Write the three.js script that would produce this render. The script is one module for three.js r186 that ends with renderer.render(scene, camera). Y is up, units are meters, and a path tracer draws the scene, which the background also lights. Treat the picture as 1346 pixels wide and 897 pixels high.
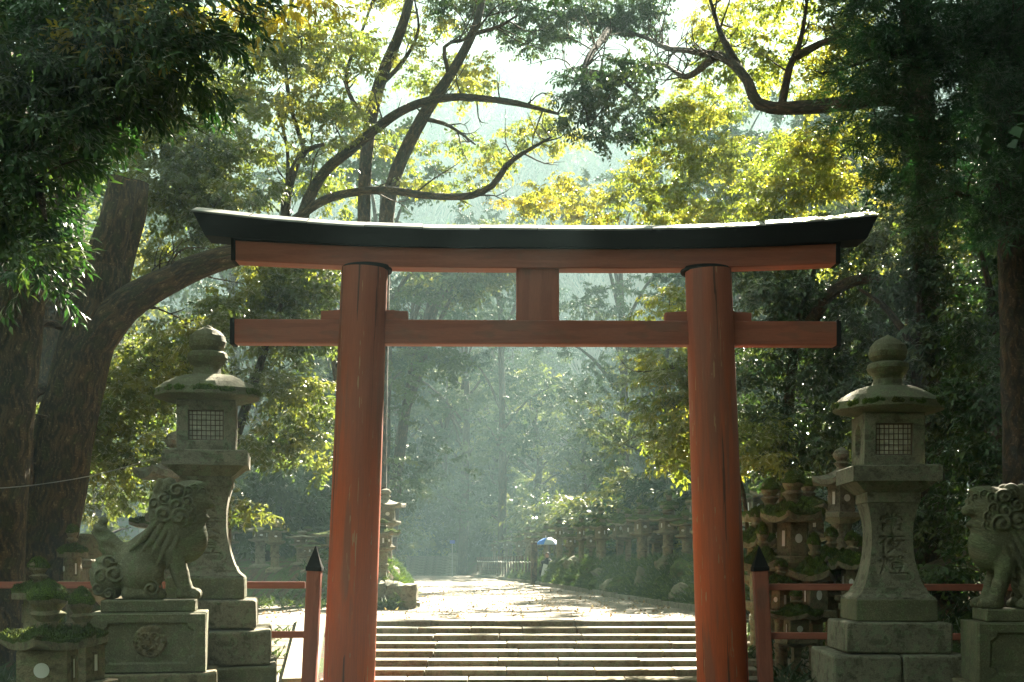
import * as THREE from 'three';
import { RoundedBoxGeometry } from 'three/addons/geometries/RoundedBoxGeometry.js';
import { mergeGeometries, toCreasedNormals } from 'three/addons/utils/BufferGeometryUtils.js';

// ---------------------------------------------------------------- camera, sky, sun, exposure
const scene = new THREE.Scene();
const camera = new THREE.PerspectiveCamera(29.56, 1346 / 897, 0.1, 900);
camera.position.set(0, 1.73, 17);
camera.lookAt(0, 1.73, 0);
camera.setViewOffset(1346, 897, 0, -286.5, 1346, 897);   // shift lens: verticals stay upright
camera.updateProjectionMatrix();

const sunDir = new THREE.Vector3().setFromSphericalCoords(1, THREE.MathUtils.degToRad(90 - 33), THREE.MathUtils.degToRad(180 - 15));
{ // hazy winter sky: pale blue overhead, cream towards the horizon, brighter round the sun
  const W = 512, H = 256, d = new Float32Array(W * H * 4), v = new THREE.Vector3();
  for (let j = 0; j < H; j++) for (let i = 0; i < W; i++) {
    const el = ((j + 0.5) / H - 0.5) * Math.PI, az = ((i + 0.5) / W - 0.5) * 2 * Math.PI;
    v.set(Math.cos(az) * Math.cos(el), Math.sin(el), Math.sin(az) * Math.cos(el));
    const k = Math.pow(Math.max(0, v.y), 0.55), g = Math.max(0, v.dot(sunDir)), glow = 0.12 * Math.pow(g, 6) + 1.4 * Math.pow(g, 180);
    const c = [[0.52, 0.3], [0.47, 0.345], [0.36, 0.39]].map(([a, b], n) => a + (b - a) * k + glow * [1, 0.95, 0.86][n]);
    d.set([...c, 1], (j * W + i) * 4);
  }
  const t = new THREE.DataTexture(d, W, H, THREE.RGBAFormat, THREE.FloatType);
  t.mapping = THREE.EquirectangularReflectionMapping; t.magFilter = t.minFilter = THREE.LinearFilter; t.needsUpdate = true;
  scene.background = t; scene.environment = t; scene.backgroundIntensity = scene.environmentIntensity = 0.1;
}

const sun = new THREE.DirectionalLight(new THREE.Color(1, 0.9, 0.72), 5);
sun.name = 'sun';
sun.position.copy(sunDir).multiplyScalar(90);
sun.castShadow = true;
sun.shadow.mapSize.set(2048, 2048);
Object.assign(sun.shadow.camera, { left: -60, right: 60, top: 60, bottom: -60, near: 1, far: 260 });
scene.add(sun, sun.target);

const renderer = new THREE.WebGLRenderer();
renderer.toneMapping = THREE.LinearToneMapping;
renderer.toneMappingExposure = 13.5;
renderer.shadowMap.enabled = true;
scene.fog = new THREE.FogExp2(new THREE.Color(0.64, 0.95, 1), 0.0024);

// ---------------------------------------------------------------- helpers
function mulberry(a) { return () => { a |= 0; a = a + 0x6D2B79F5 | 0; let t = Math.imul(a ^ a >>> 15, 1 | a); t = t + Math.imul(t ^ t >>> 7, 61 | t) ^ t; return ((t ^ t >>> 14) >>> 0) / 4294967296; }; }
let rnd = mulberry(7);
const rr = (a, b) => a + (b - a) * rnd();
const V = (x, y, z) => new THREE.Vector3(x, y, z);
const clamp = (x, a = 0, b = 1) => Math.min(b, Math.max(a, x));
const lerp = (a, b, t) => a + (b - a) * t;
const sstep = (a, b, x) => { const t = clamp((x - a) / (b - a)); return t * t * (3 - 2 * t); };
const piece = (pts, x) => { for (let i = 1; i < pts.length; i++) if (x <= pts[i][0]) return lerp(pts[i - 1][1], pts[i][1], clamp((x - pts[i - 1][0]) / (pts[i][0] - pts[i - 1][0]))); return pts[pts.length - 1][1]; };
function h3(x, y, z) { let n = Math.imul(x, 374761393) ^ Math.imul(y, 668265263) ^ Math.imul(z, 2147483647 - 1274126177); n = Math.imul(n ^ n >>> 13, 1274126177); return ((n ^ n >>> 16) >>> 0) / 4294967296; }
function n3(x, y, z) {
  const X = Math.floor(x), Y = Math.floor(y), Z = Math.floor(z); let u = x - X, v = y - Y, w = z - Z;
  u = u * u * (3 - 2 * u); v = v * v * (3 - 2 * v); w = w * w * (3 - 2 * w);
  const a = (i, j, k) => h3(X + i, Y + j, Z + k);
  return 2 * lerp(lerp(lerp(a(0, 0, 0), a(1, 0, 0), u), lerp(a(0, 1, 0), a(1, 1, 0), u), v), lerp(lerp(a(0, 0, 1), a(1, 0, 1), u), lerp(a(0, 1, 1), a(1, 1, 1), u), v), w) - 1;
}
const fbm3 = (x, y, z) => 0.55 * n3(x, y, z) + 0.28 * n3(x * 2.1, y * 2.1, z * 2.1) + 0.17 * n3(x * 4.3, y * 4.3, z * 4.3);
function pn(x, y, px, py, s = 0) {           // noise that repeats after px by py cells
  const X = Math.floor(x), Y = Math.floor(y); let u = x - X, v = y - Y; u = u * u * (3 - 2 * u); v = v * v * (3 - 2 * v);
  const m = (a, p) => ((a % p) + p) % p, a = (i, j) => h3(m(X + i, px), m(Y + j, py), s);
  return lerp(lerp(a(0, 0), a(1, 0), u), lerp(a(0, 1), a(1, 1), u), v);
}
const pf = (u, v, f, s = 0, g = f) => 0.5 * pn(u * f, v * g, f, g, s) + 0.27 * pn(u * f * 2, v * g * 2, f * 2, g * 2, s + 1) + 0.15 * pn(u * f * 4, v * g * 4, f * 4, g * 4, s + 2) + 0.08 * pn(u * f * 8, v * g * 8, f * 8, g * 8, s + 3);
function tex(w, h, fn, srgb = true) {
  const d = new Uint8Array(w * h * 4);
  for (let j = 0; j < h; j++) for (let i = 0; i < w; i++) {
    const c = fn((i + 0.5) / w, (j + 0.5) / h), k = (j * w + i) * 4;
    for (let q = 0; q < 3; q++) d[k + q] = clamp(Array.isArray(c) ? c[q] : c) * 255;
    d[k + 3] = 255;
  }
  const t = new THREE.DataTexture(d, w, h);
  t.wrapS = t.wrapT = THREE.RepeatWrapping; t.magFilter = THREE.LinearFilter; t.minFilter = THREE.LinearMipmapLinearFilter; t.generateMipmaps = true;
  if (srgb) t.colorSpace = THREE.SRGBColorSpace;
  t.needsUpdate = true; return t;
}
const mixc = (a, b, t) => [lerp(a[0], b[0], t), lerp(a[1], b[1], t), lerp(a[2], b[2], t)];
const rep = (t, x, y = x) => { const c = t.clone(); c.repeat.set(x, y); c.needsUpdate = true; return c; };
let uvSeed = 0;
function boxUV(g, k = 1) {                   // uv in metres (times k) by the side each face looks to, shifted from piece to piece
  uvSeed++; const ou = uvSeed * 0.618 % 1, ov = uvSeed * 0.387 % 1;
  g = g.index ? g.toNonIndexed() : g;
  const p = g.attributes.position, uv = new Float32Array(p.count * 2), a = V(), b = V(), c = V();
  for (let i = 0; i < p.count; i += 3) {
    a.fromBufferAttribute(p, i); b.fromBufferAttribute(p, i + 1).sub(a); c.fromBufferAttribute(p, i + 2).sub(a); b.cross(c);
    const ax = Math.abs(b.x), ay = Math.abs(b.y), az = Math.abs(b.z);
    for (let q = 0; q < 3; q++) {
      const x = p.getX(i + q), y = p.getY(i + q), z = p.getZ(i + q);
      const [s, t] = ay >= ax && ay >= az ? [x, z] : ax >= az ? [z, y] : [x, y];
      uv[(i + q) * 2] = s * k + ou; uv[(i + q) * 2 + 1] = t * k + ov;
    }
  }
  g.setAttribute('uv', new THREE.BufferAttribute(uv, 2)); return g;
}
function warp(g, amp, f, sx = 0) {           // worn, uneven stone: shifts points by smooth noise
  const p = g.attributes.position;
  for (let i = 0; i < p.count; i++) {
    const x = p.getX(i) * f + sx, y = p.getY(i) * f, z = p.getZ(i) * f;
    p.setXYZ(i, p.getX(i) + amp * fbm3(x, y, z), p.getY(i) + amp * fbm3(x + 31, y, z), p.getZ(i) + amp * fbm3(x, y + 57, z));
  }
  g.computeVertexNormals(); return g;
}
const used = new Map();
function numbered(n) { const k = used.get(n) ?? 0; used.set(n, k + 1); return k ? n + '_' + String(k).padStart(3, '0') : n; }
function thing(name, label, category, pos = [0, 0, 0], turn = 0, group) {
  const o = new THREE.Group(); o.name = numbered(name); o.position.set(...pos); o.rotation.y = turn;
  o.userData = { label, category }; if (group) o.userData.group = group;
  scene.add(o); return o;
}
function part(name, geo, mat, parent, label) {
  const m = new THREE.Mesh(geo, mat); m.name = name; m.castShadow = m.receiveShadow = true;
  if (label) m.userData.label = label;
  parent.add(m); return m;
}
function single(name, label, category, geo, mat, pos = [0, 0, 0], turn = 0, group) {
  const m = part(numbered(name), geo, mat, scene); m.position.set(...pos); m.rotation.y = turn;
  m.userData = { label, category }; if (group) m.userData.group = group; return m;
}
function setting(name, geo, mat) { const m = part(name, geo, mat, scene); m.userData.kind = 'structure'; return m; }
function copyOf(o, label, pos, turn = 0, s = 1, group) {
  const c = o.clone(); c.name = numbered(o.name.replace(/_\d{3}$/, '')); c.position.set(...pos); c.rotation.set(0, turn, 0);
  Array.isArray(s) ? c.scale.set(...s) : c.scale.setScalar(s);
  c.userData = { ...o.userData, label }; if (group) c.userData.group = group;
  scene.add(c); return c;
}
const RB = (w, h, d, r = 0.02, x = 0, y = 0, z = 0, seg = 2) => { const g = new RoundedBoxGeometry(w, h, d, seg, r); g.translate(x, y, z); return boxUV(g); };
const soft = (g, a = 0.6) => toCreasedNormals(g.index ? g.toNonIndexed() : g, a);

function tube(pts, radii, { seg = 9, step = 0.35, rough = 0.12, seed = 0, k = 1 } = {}) {   // a limb through points, uv in metres
  const cv = new THREE.CatmullRomCurve3(pts.map((p) => V(...p)), false, 'centripetal'), L = cv.getLength(), n = Math.max(3, Math.ceil(L / step));
  const fr = cv.computeFrenetFrames(n, false), P = [], U = [], I = [];
  let N = V(0.3, 0.1, 1).normalize();
  for (let i = 0; i <= n; i++) {
    const t = i / n, c = cv.getPointAt(t), T = fr.tangents[i];
    N = N.clone().addScaledVector(T, -N.dot(T)).normalize(); const B = V().crossVectors(T, N);
    const q = cv.getUtoTmapping(t) * (radii.length - 1), a = Math.min(radii.length - 2, Math.floor(q)), r = lerp(radii[a], radii[a + 1], q - a);
    for (let j = 0; j <= seg; j++) {
      const an = (j % seg) / seg * Math.PI * 2, cx = Math.cos(an), sy = Math.sin(an);
      const w = r * (1 + rough * fbm3(c.x * 1.3 + cx * 1.7 + seed, c.y * 0.9, c.z * 1.3 + sy * 1.7) * 2);
      P.push(c.x + (N.x * cx + B.x * sy) * w, c.y + (N.y * cx + B.y * sy) * w, c.z + (N.z * cx + B.z * sy) * w);
      U.push(j / seg * Math.PI * 2 * radii[0] * k, t * L * k);
    }
  }
  for (let i = 0; i < n; i++) for (let j = 0; j < seg; j++) { const a = i * (seg + 1) + j, b = a + seg + 1; I.push(a, a + 1, b, a + 1, b + 1, b); }
  const e = P.length / 3, end = cv.getPointAt(1); P.push(end.x, end.y, end.z); U.push(0, L * k);
  for (let j = 0; j < seg; j++) I.push(n * (seg + 1) + j, n * (seg + 1) + j + 1, e);
  const g = new THREE.BufferGeometry();
  g.setAttribute('position', new THREE.Float32BufferAttribute(P, 3)); g.setAttribute('uv', new THREE.Float32BufferAttribute(U, 2)); g.setIndex(I); g.computeVertexNormals();
  return g;
}
function sheet(nu, nv, fn) {                 // grid surface; fn(u, v) gives [x, y, z, s, t]
  const P = [], U = [], I = [];
  for (let j = 0; j <= nv; j++) for (let i = 0; i <= nu; i++) { const q = fn(i / nu, j / nv); P.push(q[0], q[1], q[2]); U.push(q[3] ?? q[0], q[4] ?? q[1]); }
  for (let j = 0; j < nv; j++) for (let i = 0; i < nu; i++) { const a = j * (nu + 1) + i, b = a + nu + 1; I.push(a, a + 1, b, a + 1, b + 1, b); }
  const g = new THREE.BufferGeometry();
  g.setAttribute('position', new THREE.Float32BufferAttribute(P, 3)); g.setAttribute('uv', new THREE.Float32BufferAttribute(U, 2)); g.setIndex(I); g.computeVertexNormals(); return g;
}
function nets(lo, hi, cell, f) {             // surface nets over a signed distance field
  const n = [0, 1, 2].map((k) => Math.ceil((hi[k] - lo[k]) / cell) + 1), [nx, ny, nz] = n, D = new Float32Array(nx * ny * nz), id = new Int32Array(nx * ny * nz).fill(-1), P = [], I = [];
  const at = (i, j, k) => (k * ny + j) * nx + i;
  for (let k = 0; k < nz; k++) for (let j = 0; j < ny; j++) for (let i = 0; i < nx; i++) D[at(i, j, k)] = f(lo[0] + i * cell, lo[1] + j * cell, lo[2] + k * cell);
  for (let k = 0; k < nz - 1; k++) for (let j = 0; j < ny - 1; j++) for (let i = 0; i < nx - 1; i++) {
    let m = 0, sx = 0, sy = 0, sz = 0; const c = [];
    for (let q = 0; q < 8; q++) c.push(D[at(i + (q & 1), j + (q >> 1 & 1), k + (q >> 2))]);
    for (const [a, b] of EDGES) if ((c[a] < 0) !== (c[b] < 0)) { const t = c[a] / (c[a] - c[b]); m++; sx += lerp(a & 1, b & 1, t); sy += lerp(a >> 1 & 1, b >> 1 & 1, t); sz += lerp(a >> 2, b >> 2, t); }
    if (m) { id[at(i, j, k)] = P.length / 3; P.push(lo[0] + (i + sx / m) * cell, lo[1] + (j + sy / m) * cell, lo[2] + (k + sz / m) * cell); }
  }
  const quad = (a, b, c, d, s) => { if (a < 0 || b < 0 || c < 0 || d < 0) return; s ? I.push(a, b, c, a, c, d) : I.push(a, c, b, a, d, c); };
  for (let k = 1; k < nz - 1; k++) for (let j = 1; j < ny - 1; j++) for (let i = 1; i < nx - 1; i++) {
    const d = D[at(i, j, k)];
    if ((d < 0) !== (D[at(i + 1, j, k)] < 0)) quad(id[at(i, j, k)], id[at(i, j, k - 1)], id[at(i, j - 1, k - 1)], id[at(i, j - 1, k)], d >= 0);
    if ((d < 0) !== (D[at(i, j + 1, k)] < 0)) quad(id[at(i, j, k)], id[at(i - 1, j, k)], id[at(i - 1, j, k - 1)], id[at(i, j, k - 1)], d >= 0);
    if ((d < 0) !== (D[at(i, j, k + 1)] < 0)) quad(id[at(i, j, k)], id[at(i, j - 1, k)], id[at(i - 1, j - 1, k)], id[at(i - 1, j, k)], d >= 0);
  }
  const g = new THREE.BufferGeometry();
  g.setAttribute('position', new THREE.Float32BufferAttribute(P, 3)); g.setIndex(I); g.computeVertexNormals();
  const N = g.attributes.normal, uv = [];
  for (let i = 0; i < P.length / 3; i++) uv.push(P[i * 3] + P[i * 3 + 2] * 0.7, P[i * 3 + 1] + P[i * 3 + 2] * 0.4);
  // normals must look outward: along the growing distance
  let s = 0; for (let i = 0; i < N.count; i += 7) { const x = P[i * 3], y = P[i * 3 + 1], z = P[i * 3 + 2], e = 0.004; s += f(x + N.getX(i) * e, y + N.getY(i) * e, z + N.getZ(i) * e) - f(x - N.getX(i) * e, y - N.getY(i) * e, z - N.getZ(i) * e); }
  if (s < 0) { const ix = g.index.array; for (let i = 0; i < ix.length; i += 3) { const t = ix[i]; ix[i] = ix[i + 1]; ix[i + 1] = t; } g.computeVertexNormals(); }
  g.setAttribute('uv', new THREE.Float32BufferAttribute(uv, 2)); return g;
}
const EDGES = [[0, 1], [2, 3], [4, 5], [6, 7], [0, 2], [1, 3], [4, 6], [5, 7], [0, 4], [1, 5], [2, 6], [3, 7]];
const smin = (a, b, k) => { const h = clamp(0.5 + 0.5 * (b - a) / k); return lerp(b, a, h) - k * h * (1 - h); };
const capsule = (x, y, z, a, b, ra, rb) => {
  const dx = b[0] - a[0], dy = b[1] - a[1], dz = b[2] - a[2], t = clamp(((x - a[0]) * dx + (y - a[1]) * dy + (z - a[2]) * dz) / (dx * dx + dy * dy + dz * dz + 1e-9));
  return Math.hypot(x - a[0] - dx * t, y - a[1] - dy * t, z - a[2] - dz * t) - lerp(ra, rb, t);
};
const ball = (x, y, z, c, r) => { const k = Math.hypot((x - c[0]) / r[0], (y - c[1]) / r[1], (z - c[2]) / r[2]); return (k - 1) * Math.min(r[0], r[1], r[2]); };

// ---------------------------------------------------------------- materials
const tStone = tex(512, 512, (u, v) => {
  const a = pf(u, v, 6, 1), b = pn(u * 200, v * 200, 200, 200, 9), c = pf(u, v, 14, 20), li = sstep(0.56, 0.66, c);
  return mixc(mixc([0.44, 0.42, 0.36], [0.6, 0.57, 0.49], a), [0.52, 0.56, 0.45], li * 0.6).map((x) => x * (0.86 + 0.26 * b) - 0.1 * sstep(0.52, 0.72, pf(u, v, 9, 40)) - 0.07 * sstep(0.6, 0.66, pf(u, v, 30, 140)));
});
const tDark = tex(512, 512, (u, v) => {
  const a = pf(u, v, 5, 3), b = pn(u * 180, v * 180, 180, 180, 19), li = sstep(0.5, 0.64, pf(u, v, 11, 24)), sp = sstep(0.72, 0.8, pn(u * 60, v * 60, 60, 60, 5));
  return mixc(mixc([0.36, 0.36, 0.27], [0.52, 0.5, 0.39], a), [0.43, 0.47, 0.33], li * 0.6).map((x) => x * (0.85 + 0.28 * b) + 0.05 * sp);
});
const tBump = tex(512, 512, (u, v) => 0.6 * pf(u, v, 24, 4) + 0.4 * pn(u * 170, v * 170, 170, 170, 3), false);
const tMoss = tex(512, 512, (u, v) => {
  const a = pf(u, v, 8, 5), b = pn(u * 150, v * 150, 150, 150, 29), br = sstep(0.58, 0.7, pf(u, v, 5, 60));
  return mixc(mixc([0.2, 0.28, 0.07], [0.4, 0.5, 0.12], a), [0.36, 0.3, 0.16], br * 0.6).map((x) => x * (0.7 + 0.6 * b));
});
const tBark = tex(512, 512, (u, v) => {
  const r = pf(u + 0.03 * Math.sin(v * 12.57), v, 16, 2, 7), b = pn(u * 120, v * 60, 120, 60, 3), m = sstep(0.5, 0.62, pf(u, v, 4, 44)), li = sstep(0.8, 0.86, pn(u * 34, v * 34, 34, 34, 77));
  return mixc(mixc([0.2, 0.15, 0.1], [0.42, 0.34, 0.24], sstep(0.3, 0.7, r)), [0.27, 0.29, 0.13], m * 0.55).map((x) => x * (0.8 + 0.4 * b) + 0.16 * li);
});
const tBarkB = tex(512, 512, (u, v) => pf(u + 0.03 * Math.sin(v * 12.57), v, 16, 2, 7), false);
const tGravel = tex(1024, 1024, (u, v) => {
  const c = pn(u * 260, v * 260, 260, 260, 1), d = pn(u * 110, v * 110, 110, 110, 2), p = pf(u, v, 4, 7), lf = sstep(0.84, 0.88, pn(u * 90, v * 90, 90, 90, 12));
  return mixc(mixc([0.42, 0.39, 0.33], [0.6, 0.56, 0.49], 0.55 * c + 0.45 * d), [0.42, 0.35, 0.25], 0.35 * sstep(0.45, 0.6, p)).map((x, i) => x - lf * [0.12, 0.16, 0.2][i]);
});
const tGravelB = tex(512, 512, (u, v) => pn(u * 110, v * 110, 110, 110, 2), false);
const tSoil = tex(1024, 1024, (u, v) => {
  const a = pf(u, v, 5, 15), m = sstep(0.42, 0.56, pf(u, v, 7, 35)), lf = sstep(0.7, 0.78, pn(u * 80, v * 80, 80, 80, 8));
  return mixc(mixc([0.22, 0.17, 0.11], [0.34, 0.27, 0.17], a), [0.26, 0.36, 0.09], m * 0.85).map((x, i) => x * (0.8 + 0.4 * pn(u * 240, v * 240, 240, 240, 6)) + lf * (1 - m) * [0.14, 0.09, 0.03][i]);
});
const tPillar = tex(512, 2048, (u, v) => {   // u round the trunk, v from foot to top; old vermilion coat, sun-bleached and flaking
  const g = pf(u, v, 60, 6, 3), w = pf(u, v, 14, 16, 3), fl = pf(u, v, 90, 26, 22), sc = pf(u, v, 26, 33, 2), sp = pn(u * 300, v * 40, 300, 40, 2);
  const fade = sstep(0.25, 0.8, v + 0.55 * (pf(u, v, 9, 51, 4) - 0.5));
  let c = mixc([0.79, 0.36, 0.17], [0.66, 0.37, 0.28], fade);
  c = mixc(c, [0.55, 0.36, 0.3], sstep(0.52, 0.68, w) * 0.6);
  c = mixc(c, [0.48, 0.22, 0.15], sstep(0.5, 0.8, g) * 0.16);
  c = mixc(c, [0.74, 0.6, 0.46], sstep(0.7, 0.74, fl) * sstep(0.5, 0.62, sc) * 0.8);
  c = mixc(c, [0.2, 0.12, 0.09], sstep(0.76, 0.775, pf(u, v, 40, 61, 2)) * 0.6);
  return c.map((x) => x * (0.96 + 0.08 * sp));
});
const tRed = tex(512, 512, (u, v) => {       // u along the grain
  const g = pf(u, v, 3, 6, 40), w = pf(u, v, 4, 16, 10), sp = pn(u * 40, v * 220, 40, 220, 2);
  let c = mixc([0.66, 0.38, 0.3], [0.61, 0.345, 0.27], sstep(0.4, 0.65, g)); c = mixc(c, [0.5, 0.35, 0.3], sstep(0.55, 0.7, w) * 0.5);
  c = mixc(c, [0.34, 0.15, 0.1], sstep(0.78, 0.84, pf(u, v, 5, 71, 60)) * 0.3);
  return c.map((x) => x * (0.97 + 0.06 * sp));
});
const tGrain = tex(512, 512, (u, v) => pf(u, v, 4, 6, 60), false);
const tLum = tex(512, 512, (u, v) => { const x = 0.75 + 0.35 * (pf(u, v, 9, 90) - 0.3); return [x, x, x]; });
const SM = (o) => new THREE.MeshStandardMaterial(o), PM = (o) => new THREE.MeshPhysicalMaterial(o);
const M = {
  stone: SM({ map: tStone, bumpMap: tBump, bumpScale: 0.012, roughness: 0.92 }),
  stoneWarm: SM({ map: tStone, color: new THREE.Color(1, 0.92, 0.76), bumpMap: tBump, bumpScale: 0.012, roughness: 0.92 }),
  dark: SM({ map: tDark, bumpMap: tBump, bumpScale: 0.012, roughness: 0.85 }),
  slab: SM({ map: tStone, color: new THREE.Color(1.12, 1.1, 1.05), bumpMap: tBump, bumpScale: 0.006, roughness: 0.75 }),
  moss: PM({ map: tMoss, color: new THREE.Color(0.7, 0.68, 0.6), bumpMap: tBump, bumpScale: 0.03, roughness: 1, sheen: 0.6, sheenColor: new THREE.Color(0.4, 0.5, 0.12), sheenRoughness: 0.6 }),
  bark: SM({ map: tBark, color: new THREE.Color(0.55, 0.57, 0.46), bumpMap: tBarkB, bumpScale: 0.035, roughness: 0.95 }),
  barkDark: SM({ map: tBark, color: new THREE.Color(0.55, 0.52, 0.5), bumpMap: tBarkB, bumpScale: 0.05, roughness: 0.95 }),
  cutWood: SM({ map: tBark, color: new THREE.Color(1.7, 1.6, 1.5), roughness: 0.9 }),
  gravel: SM({ map: rep(tGravel, 0.5), bumpMap: rep(tGravelB, 0.7), bumpScale: 0.012, roughness: 0.85 }),
  soil: SM({ map: rep(tSoil, 0.4), bumpMap: rep(tBump, 0.6), bumpScale: 0.06, roughness: 1 }),
  pillar: SM({ map: tPillar, bumpMap: rep(tGrain, 1, 2), bumpScale: 0.0012, roughness: 0.68 }),
  red: SM({ map: rep(tRed, 0.5), bumpMap: rep(tGrain, 0.5), bumpScale: 0.0015, roughness: 0.7 }),
  black: PM({ color: new THREE.Color(0.012, 0.011, 0.01), bumpMap: rep(tGrain, 0.5), bumpScale: 0.003, roughness: 0.85, specularIntensity: 0.3 }),
  metal: SM({ map: tLum, color: new THREE.Color(0.5, 0.5, 0.48), metalness: 0.35, roughness: 0.42 }),
  paper: PM({ map: tLum, color: new THREE.Color(1.3, 1.27, 1.15), roughness: 0.95, transmission: 0.4 }),
  paperOpaque: SM({ color: new THREE.Color(0.8, 0.8, 0.77), roughness: 0.9 }),
  lattice: SM({ color: new THREE.Color(0.12, 0.075, 0.05), roughness: 0.8 }),
  wood: SM({ map: tBark, color: new THREE.Color(1.1, 1, 0.9), roughness: 0.9 }),
};
// ---------------------------------------------------------------- terrain
const edgeR = [[-100, -7.5], [-72, -3.8], [-37, 0.86], [-8.5, 3.67], [-4.8, 4.2], [0, 4.6]];
const edgeL = [[-100, -10], [-77, -7.5], [-10.5, -1.95], [-9.4, -2.3], [-9.3, -14]];
const xr = (z) => piece(edgeR, z), xl = (z) => piece(edgeL, z);
// side path that leaves the landing towards the back left: inner edge (mossy island) and outer edge
const sideIn = [[-40, -19], [-19, -7.4], [-12, -4.5], [-9.4, -2.3]], sideOut = [[-40, -25], [-19, -13], [-9, -9.5], [-4.8, -8.5]];
const level = (z) => 0.68 * clamp((-0.55 - z) / 4.27);
function bankDist(x, z) {                    // metres away from walked ground, 0 on it
  const right = x - xr(z);
  if (z > -4.8) return z > -0.6 ? 0 : Math.max(0, x > 0 ? x - 4.6 : -6.6 - x) * sstep(-0.6, -3, z);
  if (z < -78) return 3;
  if (right > 0) return right * sstep(0.8, 1.9, Math.hypot(x - 1.45, z + 37.2));
  if (z > -9.4) return Math.max(0, piece(sideOut, z) - x);
  const isl = Math.min(xl(z) - x, (x - piece(sideIn, z)) * 0.87);
  if (isl > 0) return isl;
  if (x >= xl(z)) return 0;
  return Math.max(0, (piece(sideOut, z) - x) * 0.87);
}
function ground(x, z) {
  const d = bankDist(x, z), far = Math.max(0, -92 - z);
  let y = level(z);
  if (z < -4.8 || d > 0) y += sstep(0, 0.9, d) * 0.85 * sstep(-0.6, -6, z) + 0.07 * Math.max(0, d - 1) + clamp(d) * (0.2 * fbm3(x * 0.55, 0, z * 0.55) + 0.16 * fbm3(x * 1.9, 5, z * 1.9));
  y += 0.78 * far * sstep(0, 36, far) * (1 - 0.0017 * far) + (far > 0 ? 3 * sstep(0, 50, far) * n3(x * 0.03, 0, z * 0.03) : 0);
  if (z > -5.0 && z < -0.4 && x > -5.6 && x < 3.9) y -= 0.2;
  if (d <= 0) y -= 0.03;
  return y;
}
{
  const axis = (a) => { const o = []; for (const [from, to, n] of a) for (let i = 0; i < n; i++) o.push(lerp(from, to, i / n)); o.push(a[a.length - 1][1]); return o; };
  const xs = axis([[-120, -40, 16], [-40, -16, 24], [-16, 12, 112], [12, 40, 28], [40, 120, 16]]), zs = axis([[70, 28, 8], [28, 6, 11], [6, -40, 184], [-40, -95, 70], [-95, -235, 40]]);
  const g = sheet(xs.length - 1, zs.length - 1, (u, v) => { const x = xs[Math.round(u * (xs.length - 1))], z = zs[Math.round(v * (zs.length - 1))]; return [x, ground(x, z), z, x, -z]; });
  setting('ground', g, M.soil);
  const main = sheet(24, 120, (u, v) => { const z = lerp(-5.0, -78, v), a = z > -9.3 ? Math.max(piece(sideOut, z), -9) : xl(z) - 0.02, b = xr(z) + 0.02, x = lerp(a, b, u); return [x, 0.68 + 0.012 * n3(x * 1.2, 0, z * 1.2), z, x, -z]; });
  setting('gravel_path', main, M.gravel);
  setting('side_path', sheet(12, 40, (u, v) => { const z = lerp(-9.3, -40, v), x = lerp(piece(sideOut, z), piece(sideIn, z) + 0.02, u); return [x, 0.684 + 0.012 * n3(x * 1.2, 3, z * 1.2), z, x, -z]; }), M.gravel);
}

// ---------------------------------------------------------------- stone stairs up to the landing, sloped kerb and paved ramp beside them
const stairs = new THREE.Group(); stairs.name = 'stairs'; stairs.userData.kind = 'structure'; scene.add(stairs);
{
  rnd = mulberry(11);
  const kinds = [0, 1, 2, 3, 4].map((i) => [warp(RB(1.16, 0.17, 0.68, 0.012, 0, 0, 0, 3), 0.012, 2.2, i * 9), [M.stone, M.stoneWarm, M.slab][i % 3]]);
  for (let n = 1; n <= 8; n++) {
    let x = -2.62;
    while (x < 3.75) {
      const w = Math.min(rr(0.8, 1.5), 3.85 - x), [g, m] = kinds[Math.floor(rnd() * 5)];
      const s = part('step_stone', g, m, stairs); s.scale.x = (w - 0.012) / 1.16; s.position.set(x + w / 2, 0.085 * n - 0.085 + rr(-0.004, 0.004), -0.55 - 0.61 * (n - 1) - 0.34 + rr(-0.008, 0.008)); s.rotation.y = rr(-0.004, 0.004); s.rotation.z = rr(-0.002, 0.002);
      x += w;
    }
  }
  const slope = Math.atan2(0.68, 4.27);
  for (const [side, x0, x1] of [[-1, -2.9, -3.38], [1, 4.1, 4.3]]) for (let k = 0; k < 3; k++) {
    const t = (k + 0.5) / 3, s = part('kerb_slab', warp(RB(0.46, 0.16, 1.47, 0.012, 0, 0, 0, 3), 0.01, 1.7, k * 5 + side), M.slab, stairs);
    s.position.set(lerp(x0, x1, t), 0.03 + 0.68 * t, -0.6 - 4.27 * t); s.rotation.set(slope, side < 0 ? 0.11 : 0.04, 0);
  }
}
const ramp = new THREE.Group(); ramp.name = 'paved_ramp'; ramp.userData.kind = 'structure'; scene.add(ramp);
{
  rnd = mulberry(12);
  const kinds = [0, 1, 2, 3].map((i) => [warp(RB(0.5, 0.12, 0.38, 0.014, 0, 0, 0, 2), 0.012, 2.6, i * 7), [M.stone, M.stoneWarm, M.slab, M.stone][i]]), slope = Math.atan2(0.68, 4.27);
  for (let r = 0; r < 11; r++) {
    const z = -0.75 - r * 0.395; let x = -3.14 - 0.105 * (-z - 0.6) - rr(0, 0.2) * 0;
    for (let c = 0; c < 5; c++) {
      const w = rr(0.36, 0.62), [g, m] = kinds[Math.floor(rnd() * 4)], s = part('paving_stone', g, m, ramp);
      s.scale.x = (w - 0.018) / 0.5; s.position.set(x - w / 2, 0.68 * (-0.55 - z) / 4.27 - 0.055 + rr(-0.008, 0.008), z); s.rotation.set(slope + rr(-0.01, 0.01), rr(-0.02, 0.02), rr(-0.015, 0.015)); x -= w;
    }
  }
}
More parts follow.
